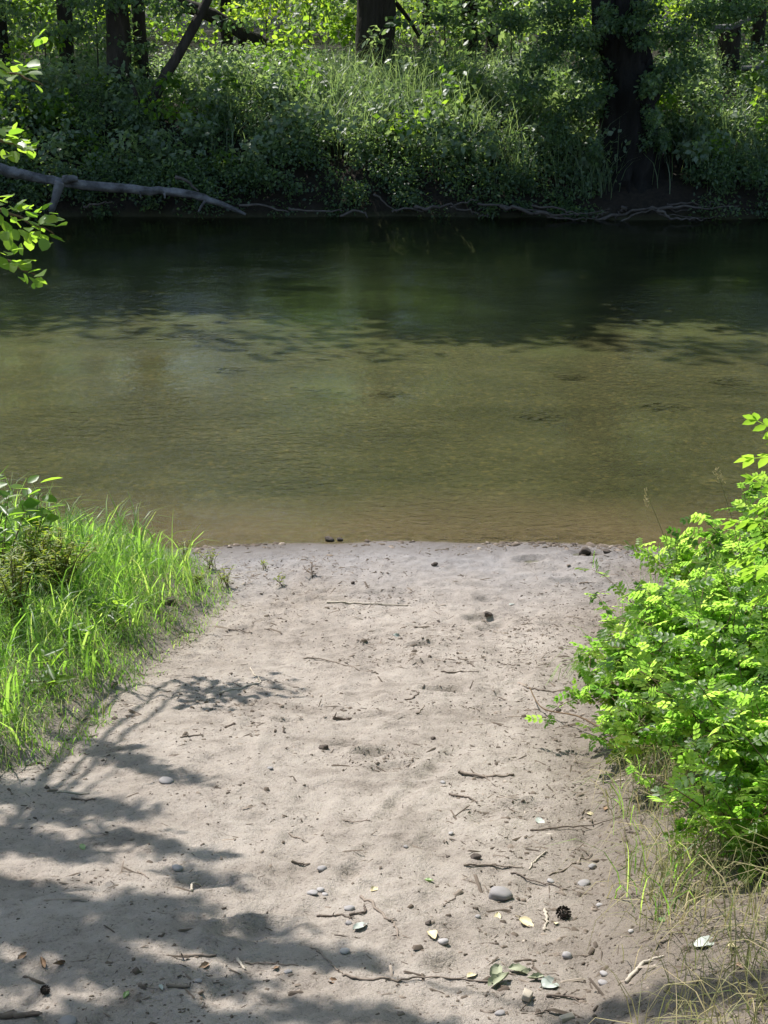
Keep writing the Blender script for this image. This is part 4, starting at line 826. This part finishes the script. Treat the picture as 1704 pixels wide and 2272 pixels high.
TW = [
    ([(487, 1538), (530, 1530), (571, 1519), (573, 1503), (555, 1482)], 5, 'hook-shaped pale twig left of centre on the sand', M_TWIGP),
    ([(674, 1461), (725, 1467), (796, 1487), (840, 1496)], 3, 'long hair-thin dark twig right of the hook-shaped twig', None),
    ([(978, 1491), (1020, 1489), (1062, 1491)], 3, 'straight thin dark twig just below the deep footprint', None),
    ([(725, 1337), (810, 1341), (905, 1344)], 4, 'pale yellow straw lying level near the damp sand', M_TWIGP),
    ([(506, 1398), (535, 1401), (560, 1405)], 3, 'short thin twig near the grass edge above the hook-shaped twig', None),
    ([(899, 1554), (918, 1546), (929, 1536)], 4, 'small forked twig left of the shallow footprint at centre', None),
    ([(923, 1584), (932, 1578), (941, 1565)], 4, 'small upright-looking twig under the forked one', None),
    ([(1168, 1527), (1210, 1533), (1260, 1534)], 4, 'twig on the sand just left of the green grass tuft', None),
    ([(1016, 1714), (1045, 1722), (1095, 1722), (1140, 1720)], 7, 'stout dark twig right of centre, level with the lowest shrub', None),
    ([(739, 1595), (760, 1599), (780, 1596)], 7, 'dark strip of bark lying at the centre of the sand', None),
    ([(500, 1615), (522, 1607)], 6, 'short dark stub of twig below the hook-shaped twig', None),
    ([(400, 1637), (449, 1631)], 4, 'thin dark twig at the edge of the upper leaf shadow', None),
    ([(996, 1764), (1027, 1769), (1060, 1781)], 5, 'grey twig just below the stout dark twig', None),
    ([(1176, 1843), (1273, 1839), (1376, 1813)], 4, 'long thin stick running into the dry grass at right', None),
    ([(1029, 1920), (1098, 1922), (1160, 1927)], 5, 'reddish brown twig above the big flat stone', None),
    ([(1134, 1938), (1176, 1958), (1258, 1975)], 4, 'thin brown twig right of the big flat stone', None),
    ([(1173, 1931), (1190, 1910), (1214, 1889)], 4, 'pale twig slanting up right of the reddish brown twig', M_TWIGP),
    ([(1217, 1944), (1270, 1918), (1314, 1894)], 4, 'straight dark twig slanting toward the dry grass', None),
    ([(983, 2011), (1005, 1995), (1027, 1974)], 3, 'thin slanting twig left of the big flat stone', None),
    ([(800, 1990), (852, 2030), (873, 2051), (888, 2087)], 6, 'grey crooked twig slanting down in the lower middle', None),
    ([(760, 2166), (852, 2171), (945, 2174), (1093, 2184)], 6, 'long straight stick pointing at the curled olive leaves', None),
    ([(1389, 2182), (1422, 2146), (1473, 2123)], 9, 'thick grey stick at the foot of the dry grass', M_TWIGP),
    ([(1212, 2210), (1255, 2213), (1299, 2218)], 7, 'reddish stick under the silvery leaf', None),
    ([(1181, 2253), (1205, 2246), (1227, 2241)], 5, 'short grey twig at the bottom below the reddish stick', None),
    ([(1065, 2243), (1090, 2247), (1109, 2241)], 5, 'short twig at the bottom left of the pale wood block', None),
    ([(1209, 2020), (1213, 2045), (1206, 2066)], 7, 'curved tan strip of bark beside the pine cone', M_TWIGP),
    ([(126, 1760), (198, 1762)], 5, 'pale straight twig at left, upper of two side by side', M_TWIGP),
    ([(159, 1772), (211, 1774)], 5, 'straight twig at left, lower of two side by side', None),
    ([(-20, 2256), (40, 2257), (88, 2254)], 17, 'thick brown stick in the bottom left corner', None),
    ([(526, 2130), (535, 2142), (544, 2153)], 7, 'stubby pale stick end in the lower shadow', M_TWIGP),
    ([(544, 2135), (600, 2140), (662, 2143)], 3, 'thin dark twig right of the stubby pale stick end', None),
    ([(400, 2122), (440, 2120), (480, 2122)], 8, 'brown bark stick lying inside the lower left shadow', None),
    ([(703, 2034), (750, 2031), (780, 2040)], 5, 'dark twig at the tip of the lower shadow', None),
    ([(775, 2032), (808, 2027), (808, 2010)], 6, 'bent twig crossing near the bluish white pebble', None),
    ([(647, 1911), (688, 1917)], 5, 'small twig left of the flat grey pebble', None),
    ([(760, 1820), (821, 1821)], 3, 'thin level twig above the tyre marks', None),
    ([(424, 1978), (428, 1970), (447, 1967)], 6, 'small curled pale twig on a sunlit patch at left', M_TWIGP),
    ([(370, 2189), (421, 2190)], 9, 'short dark log-like piece in the lower left shadow', None),
    ([(305, 1935), (330, 1950)], 4, 'thin twig on the sunlit strip between two shadows', None),
    ([(690, 2100), (720, 2125), (760, 2160)], 4, 'thin twig slanting down to the long straight stick', None),
    ([(1400, 1730), (1330, 1742), (1270, 1738)], 3, 'thin pale stem on the ground under the low shrub', M_TWIGP),
    ([(640, 1850), (672, 1866)], 4, 'short dark twig between shadow and tyre marks', None),
]
for k, (pl, w, lab, mt) in enumerate(TW): twig(pl, w, lab, mt, k)

def stone_mesh(name, seed, ax, rough=.12, sub=3):
    import bmesh
    bm = bmesh.new(); bmesh.ops.create_icosphere(bm, subdivisions=sub, radius=1.0); r2 = np.random.default_rng(seed); ph = r2.uniform(0, 9, 6)
    for v in bm.verts:
        c = v.co; n = 1 + rough * (math.sin(2.1 * c.x + ph[0]) * math.cos(1.7 * c.y + ph[1]) + .6 * math.sin(3.3 * c.z + 2.7 * c.x + ph[2]) + .35 * math.sin(6 * c.y + 5 * c.x + ph[3]))
        v.co = Vector((c.x * ax[0], c.y * ax[1], c.z * ax[2])) * n
    me = bpy.data.meshes.new(name); bm.to_mesh(me); bm.free(); me.polygons.foreach_set('use_smooth', np.ones(len(me.polygons), bool)); return me
def stone(u, v, w, label, seed, flat=.5, mat=None, name='pebble', cat='pebble', rough=.12):
    q, t = ground_hit(u, v, zfine); a = w / FPX * t / 2
    o = add_obj(name, stone_mesh(name, seed, (a, a * .75, a * flat), rough), mat or M_STONE, None, P3(q + [0, 0, a * flat * .55])); o.rotation_euler = (random.uniform(-.1, .1), random.uniform(-.1, .1), random.uniform(-.5, .5))
    return tag(o, label, cat, 'pebbles and clods on the sand')
ST = [(1111, 1990, 54, .52, 'big flat purplish grey stone, largest on the sand'), (1258, 2124, 24, .7, 'dark rounded pebble above the silvery leaf'), (1337, 2183, 24, .5, 'tan pebble at the foot of the dry grass, lower of two'), (1340, 2162, 20, .5, 'grey pebble at the foot of the dry grass, upper of two'),
      (983, 1738, 13, .6, 'small grey pebble under the left end of the stout dark twig'), (1314, 1924, 18, .6, 'rounded pebble at the edge of the dry grass'), (1296, 1961, 30, .3, 'long flat pebble right of the thin brown twig'), (1222, 1957, 18, .5, 'small pebble right of the big flat stone'),
      (983, 2091, 24, .5, 'pale pebble among dark litter left of the curled leaves'), (1109, 2250, 22, .5, 'half-buried pebble at the bottom, left of the pale wood block'), (714, 1929, 22, .5, 'flat grey pebble near the tyre marks'), (693, 1983, 24, .4, 'flat tan pebble, lowest left of a trio'),
      (711, 1975, 18, .45, 'small tan pebble, top of a trio'), (721, 1986, 15, .5, 'small tan pebble, right of a trio'), (774, 2051, 16, .7, 'bluish white pebble under the bent twig'), (775, 2018, 24, .5, 'brown pebble above the bluish white pebble'), (150, 2270, 44, .4, 'pale flat stone cut by the bottom edge at left'),
      (639, 2157, 18, .4, 'pale pebble below the thin dark twig in the lower shadow'), (395, 1929, 26, .5, 'grey pebble in shadow near the left sunlit strip'), (765, 2112, 24, .4, 'flat pebble at the end of the lower shadow'), (368, 1735, 34, .35, 'pale half-buried stone in the upper leaf shadow'), (440, 2178, 16, .5, 'small pebble in the lower left shadow'),
      (1060, 2035, 14, .5, 'small pebble below the big flat stone'), (1000, 1850, 12, .5, 'tiny pebble below the grey twig'), (1330, 2010, 16, .5, 'small pebble inside the edge of dry grass'), (1400, 2068, 14, .6, 'little pebble in the dry grass'), (900, 1880, 12, .5, 'tiny pebble right of the tyre marks'), (600, 1705, 14, .4, 'tiny flat pebble at the tip of the upper shadow')]
for k, (u, v, w, f, lab) in enumerate(ST): stone(u, v, w, lab, k, f)
for k, (u, v, w, lab) in enumerate([(1055, 1904, 22, 'dark clod of earth above the reddish brown twig'), (717, 1661, 20, 'dark clod on the sand at centre left'), (964, 1254, 14, 'dark clod on the damp sand near the water'), (782, 1294, 9, 'small dark clod on the damp sand at centre'), (1083, 1366, 18, 'brown clod above the right-hand footprints'), (994, 1902, 11, 'tiny brown clod left of the dark clod'), (960, 1640, 12, 'small dark clod by the diagonal tyre mark'),
        (1240, 1578, 13, 'dark clod under the long bare cane'), (950, 2050, 16, 'dark clod among litter right of the crooked twig'), (730, 1200, 20, 'dark clod at the water edge left of centre'), (755, 1199, 14, 'smaller dark clod at the water edge'), (1300, 1228, 26, 'dark clod by the water edge at right'), (1345, 1226, 18, 'clod near the water edge, rightmost'), (1275, 1211, 12, 'little clod right at the water line'), (630, 1625, 8, 'tiny clod left of the bark strip'), (375, 1340, 30, 'dark clod of earth at the edge of the left grass')]):
    stone(u, v, w, lab, 50 + k, .65, M_CLOD, 'clod', 'clod', .28)

# pine cone with scales
def cone(u, v, wpx, label, seed, mat, stem=False):
    q, t = ground_hit(u, v, zfine); a = wpx / FPX * t / 2; r2 = np.random.default_rng(seed); base = q + [0, 0, a * .9]
    th = thing('pine_cone', P3(base), label, 'pine cone'); add_obj('core', stone_mesh('core', seed, (a * .7, a * .7, a * 1.0), .03, 2), mat, th)
    sm = make_mesh('scale', np.array([(-.12, 0, 0), (.12, 0, 0), (.26, .7, .06), (0, 1, .16), (-.26, .7, .06), (0, .6, .16)]), [np.array([(2, 3, 5), (3, 4, 5)]), np.array([(0, 1, 2, 5), (0, 5, 4, 0)])[:1], np.array([(0, 5, 4)])])
    tilt = Matrix.Rotation(R(62), 4, 'X') @ Matrix.Rotation(.4, 4, 'Y')
    th.matrix_world = Matrix.Translation(Vector(base)) @ tilt
    for k in range(44):
        f = (k + .5) / 44; z = 1 - 2 * f; an = k * 2.39996; s = math.sqrt(max(1 - z * z, .02)); p = Vector((math.cos(an) * s * .6 * a, math.sin(an) * s * .6 * a, z * .95 * a))
        ax = np.array([[math.cos(an) * s, math.sin(an) * s, .45 + .5 * z]]); M = frames(norm(ax), np.array([[0, 0, 1.]]))[0]
        o = add_obj('scale', sm, mat, th); o.matrix_local = Matrix.Translation(p) @ Matrix(M.tolist()).to_4x4() @ Matrix.Scale(a * .75, 4)
    if stem:
        g = Geo(); tube(g, curve([(0, 0, .9 * a), (.1 * a, .3 * a, 1.8 * a), (.1 * a, .9 * a, 2.9 * a)], 6), np.linspace(.12 * a, .07 * a, 6), 5); add_obj('stem', g.mesh('stem', True), mat, th)
cone(1249, 2036, 28, 'dark open pine cone at the left edge of the dry grass', 5, M_CLOD)
cone(101, 2203, 19, 'small dark cone with a stem at lower left', 6, M_CLOD, True)

# fallen leaves, each curled in its own way
def fallen_leaf(u, v, wpx, label, mat, seed, curl=1.2, narrow=.62, lift=0.):
    q, t = ground_hit(u, v, zfine); L = wpx / FPX * t; r2 = np.random.default_rng(seed); n = 9
    s = np.linspace(0, 1, n); wd = narrow * .5 * np.sin(np.pi * s ** .8) ** .8 + .015; tt = np.linspace(-1, 1, 7); V = []
    k1 = curl * (.6 + .8 * r2.random()); k2 = r2.normal(0, .5)
    for i in range(n):
        for j in tt:
            a = j * k1; ww = wd[i] * (1 + .12 * math.sin(s[i] * 22 + seed) * abs(j)); x = math.sin(a) / max(k1, .1) * ww; z = (1 - math.cos(a)) / max(k1, .1) * ww + .16 * k2 * (s[i] - .5) ** 2 * 4 * .5 + .03 * math.sin(7 * s[i] + 4 * j + seed)
            V.append((x, s[i] - .5, z))
    V = np.array(V) * L; V[:, 2] -= V[:, 2].min()
    i = np.arange(n - 1)[:, None] * 7; j = np.arange(6)[None]; Q = np.stack([i + j, i + j + 1, i + 8 + j, i + 7 + j], -1).reshape(-1, 4)
    g = Geo(); g.add(V, None, Q); tube(g, [(0, -.5 * L, .04 * L), (0, -.62 * L, .06 * L), (.03 * L, -.72 * L, .03 * L)], .012 * L, 4)
    o = add_obj('fallen_leaf', g.mesh('fallen_leaf', True), mat, None, P3(q + [0, 0, .001 + lift])); o.rotation_euler = (r2.normal(0, .2), r2.normal(0, .2), r2.uniform(0, 6.28))
    return tag(o, label, 'leaf', 'fallen leaves on the sand')
FL = [(1108, 2180, 66, 'curled olive leaf with a dark hollow, left of the leaf heap', M_OLIVE, 1.7), (1098, 2160, 50, 'olive leaf curled at the back left of the leaf heap', M_OLIVE, 1.2), (1152, 2158, 52, 'olive leaf at the top of the leaf heap', M_OLIVE, 1.0), (1190, 2172, 40, 'crumpled olive leaf beside the silvery leaf', M_OLIVE, 1.6),
      (1222, 2184, 60, 'flat silvery white leaf, right of the leaf heap', M_SILVER, .35), (1168, 2160, 34, 'small olive leaf tucked in the middle of the leaf heap', M_OLIVE, 1.3), (1048, 2166, 30, 'small yellowish leaf scrap left of the leaf heap', M_YELLEAF, .6), (1168, 2052, 48, 'pale yellow curled leaf left of the pine cone', M_YELLEAF, 1.2), (1104, 2035, 26, 'tan leaf scrap below the big flat stone', M_YELLEAF, .8), (1232, 2050, 24, 'tan leaf scrap under the pine cone', M_YELLEAF, .8),
      (1568, 2095, 60, 'pale bluish green leaf lying in the dry grass', M_SILVER, .4), (1466, 2042, 24, 'small green leaf in the dry grass', M_GREENLEAF, .5), (951, 1954, 22, 'small green leaf scrap on the sand left of the big flat stone', M_GREENLEAF, .7), (1197, 1824, 34, 'whitish papery leaf near the long thin stick', M_SILVER, .7), (1640, 2145, 24, 'orange brown leaf in the lower right shadow', M_DEAD, .9),
      (50, 2124, 30, 'brown curled leaf at lower left, leftmost of three', M_DEAD, 1.6), (95, 2138, 34, 'brown curled leaf at lower left, middle of three', M_DEAD, 1.6), (132, 2140, 34, 'brown curled leaf at lower left, rightmost of three', M_DEAD, 1.8), (452, 2146, 30, 'reddish brown curled leaf in the lower shadow', M_DEAD, 1.4), (183, 1880, 22, 'pale green leaf lying in the left shadow', M_GREENLEAF, .5),
      (357, 2192, 18, 'whitish leaf scrap in the lower left shadow', M_SILVER, .8), (280, 2208, 22, 'small green leaf at bottom left', M_GREENLEAF, .9), (829, 1975, 26, 'pale yellow leaf left of the thin slanting twig', M_YELLEAF, .6), (612, 2148, 14, 'tiny red leaf scrap near the pale pebble', M_DEAD, .8), (882, 1414, 24, 'pale leaf standing up beside the deep footprint', M_SILVER, .8), (1137, 1342, 18, 'pale leaf scrap on the sand near the right shrub', M_SILVER, .6),
      (798, 2058, 40, 'pale grey leaf right of the bluish white pebble', M_SILVER, .7), (1345, 1795, 20, 'orange leaf scrap beside the low shrub', M_DEAD, .6), (1310, 1808, 20, 'yellow green leaf curl near the end of the long thin stick', M_YELLEAF, 1.3), (960, 2075, 40, 'tan crumpled leaf left of the curved bark strip', M_YELLEAF, .8), (740, 2180, 30, 'dark brown curled leaf below the long straight stick', M_DEAD, 1.4), (1630, 2100, 40, 'pale leaf among the straw at lower right', M_YELLEAF, .6)]
for k, (u, v, w, lab, mt, c) in enumerate(FL): fallen_leaf(u, v, w, lab, mt, 60 + k, c)
# pale wood block and chip
def chip(u, v, w, h, label, seed, rot):
    q, t = ground_hit(u, v, zfine); a = w / FPX * t / 2; b = h / FPX * t / 2; r2 = np.random.default_rng(seed)
    V = np.array([(x, y, z) for x in (-1, 1) for y in (-1, 1) for z in (-1, 1)], float) * [a, b, b * .8]; V += r2.normal(0, b * .18, V.shape)
    Q = [(0, 1, 3, 2), (4, 6, 7, 5), (0, 4, 5, 1), (2, 3, 7, 6), (0, 2, 6, 4), (1, 5, 7, 3)]
    o = add_obj('wood_chip', make_mesh('wood_chip', V, [np.array(Q)]), M_TWIGP, None, P3(q + [0, 0, b * .7])); o.rotation_euler = (.1, .1, rot)
    m = o.modifiers.new('bevel', 'BEVEL'); m.width = b * .25; m.segments = 2
    tag(o, label, 'wood chip')
chip(1170, 2215, 26, 20, 'small pale block of wood below the leaf heap', 1, 1.2)
chip(1258, 2262, 34, 14, 'pale wood chip at the bottom edge right of the wood block', 2, .5)

# ---- crumbs and chips too small to count
r = np.random.default_rng(91)
def litter(n, seed, size, label, name, flat, long, xlim=(-2.2, 2.2)):
    r = np.random.default_rng(seed); Y = 2.1 + 6.45 * r.random(n) ** 1.15; X = r.uniform(*xlim, n)
    p = np.clip(.08 + 1.9 * np.clip(fbm(X * 1.7, Y * 2.6, 4, 401) - .02, 0, 1) + .7 * np.clip(1 - (xr(Y) - X) / .65, 0, 1) + .5 * np.clip(1 - (X - xl(Y)) / .4, 0, 1), 0, 1)
    k = (r.random(n) < p) & (Yn(X) - Y > .03); X, Y = X[k], Y[k]; m = len(X)
    a = r.uniform(0, 6.28, m) * .5 + r.choice([0, 3.14], m); ax = np.stack([np.cos(a), np.sin(a) * .6, r.normal(0, .12, m)], -1)
    tv = np.array([(-.5, 0, 0), (.5, 0, 0), (.45, 1, 0), (-.4, 1, 0), (-.35, .1, .8), (.3, .15, .9), (.3, .85, .8), (-.3, .8, .9)]) - [0, .5, .2]
    tq = [(0, 1, 5, 4), (1, 2, 6, 5), (2, 3, 7, 6), (3, 0, 4, 7), (4, 5, 6, 7)]
    s = size * np.exp(r.normal(0, .5, m)); sc = np.stack([s * (.5 + .5 * r.random(m)) , s * long * (.6 + .9 * r.random(m)), s * flat * (.6 + .8 * r.random(m))], -1)
    g = Geo(); scatter(g, tv, None, tq, np.stack([X, Y, zfine(X, Y)], -1), frames(ax, np.tile([0, 0, 1.], (m, 1)) + r.normal(0, .25, (m, 3))), sc, np.clip(r.beta(1.1, 2.6, m), 0, 1))
    tag(add_obj(name, g.mesh(name), M_LITTER), label, 'litter', kind='stuff')
litter(44000, 92, .0050, 'crumbs of soil and bark strewn over the sand', 'soil_crumbs', .5, 1.3)
litter(15000, 93, .0030, 'bits of twig and straw strewn over the sand', 'twig_litter', .6, 9)
litter(900, 94, .0075, 'small gravel and clods strewn over the sand', 'gravel', .5, 1.1)

r = np.random.default_rng(95); n = 520; X = r.uniform(-1.7, 2.4, n); Y = Yn(X) - np.abs(r.normal(.03, .05, n)) * (.4 + 1.2 * vnoise(X * 3, X * 0, 55)); k = vnoise(X * 2.2, X * 0 + 4, 56) + .4 * r.random(n) > .55; X, Y = X[k], Y[k]; m = len(X)
tv = np.array([(-.5, 0, 0), (.5, 0, 0), (.45, 1, 0), (-.4, 1, 0), (-.3, .2, .8), (.25, .2, .9), (.25, .8, .8), (-.25, .75, .9)]) - [0, .5, .2]
g = Geo(); sz = .010 * np.exp(r.normal(0, .5, m)); a = r.normal(0, .5, m)
scatter(g, tv, None, [(0, 1, 5, 4), (1, 2, 6, 5), (2, 3, 7, 6), (3, 0, 4, 7), (4, 5, 6, 7)], np.stack([X, Y, np.maximum(zfine(X, Y), 0)], -1), frames(np.stack([np.cos(a), np.sin(a), 0 * a], -1), np.tile([0, 0, 1.], (m, 1)) + r.normal(0, .2, (m, 3))), np.stack([sz, sz * (1 + 2.5 * r.random(m)), sz * .7], -1), r.beta(1, 2.4, m))
tag(add_obj('shore_debris', g.mesh('shore_debris'), M_LITTER), 'dark bits of bark and clods stranded along the near waterline', 'debris', kind='stuff')
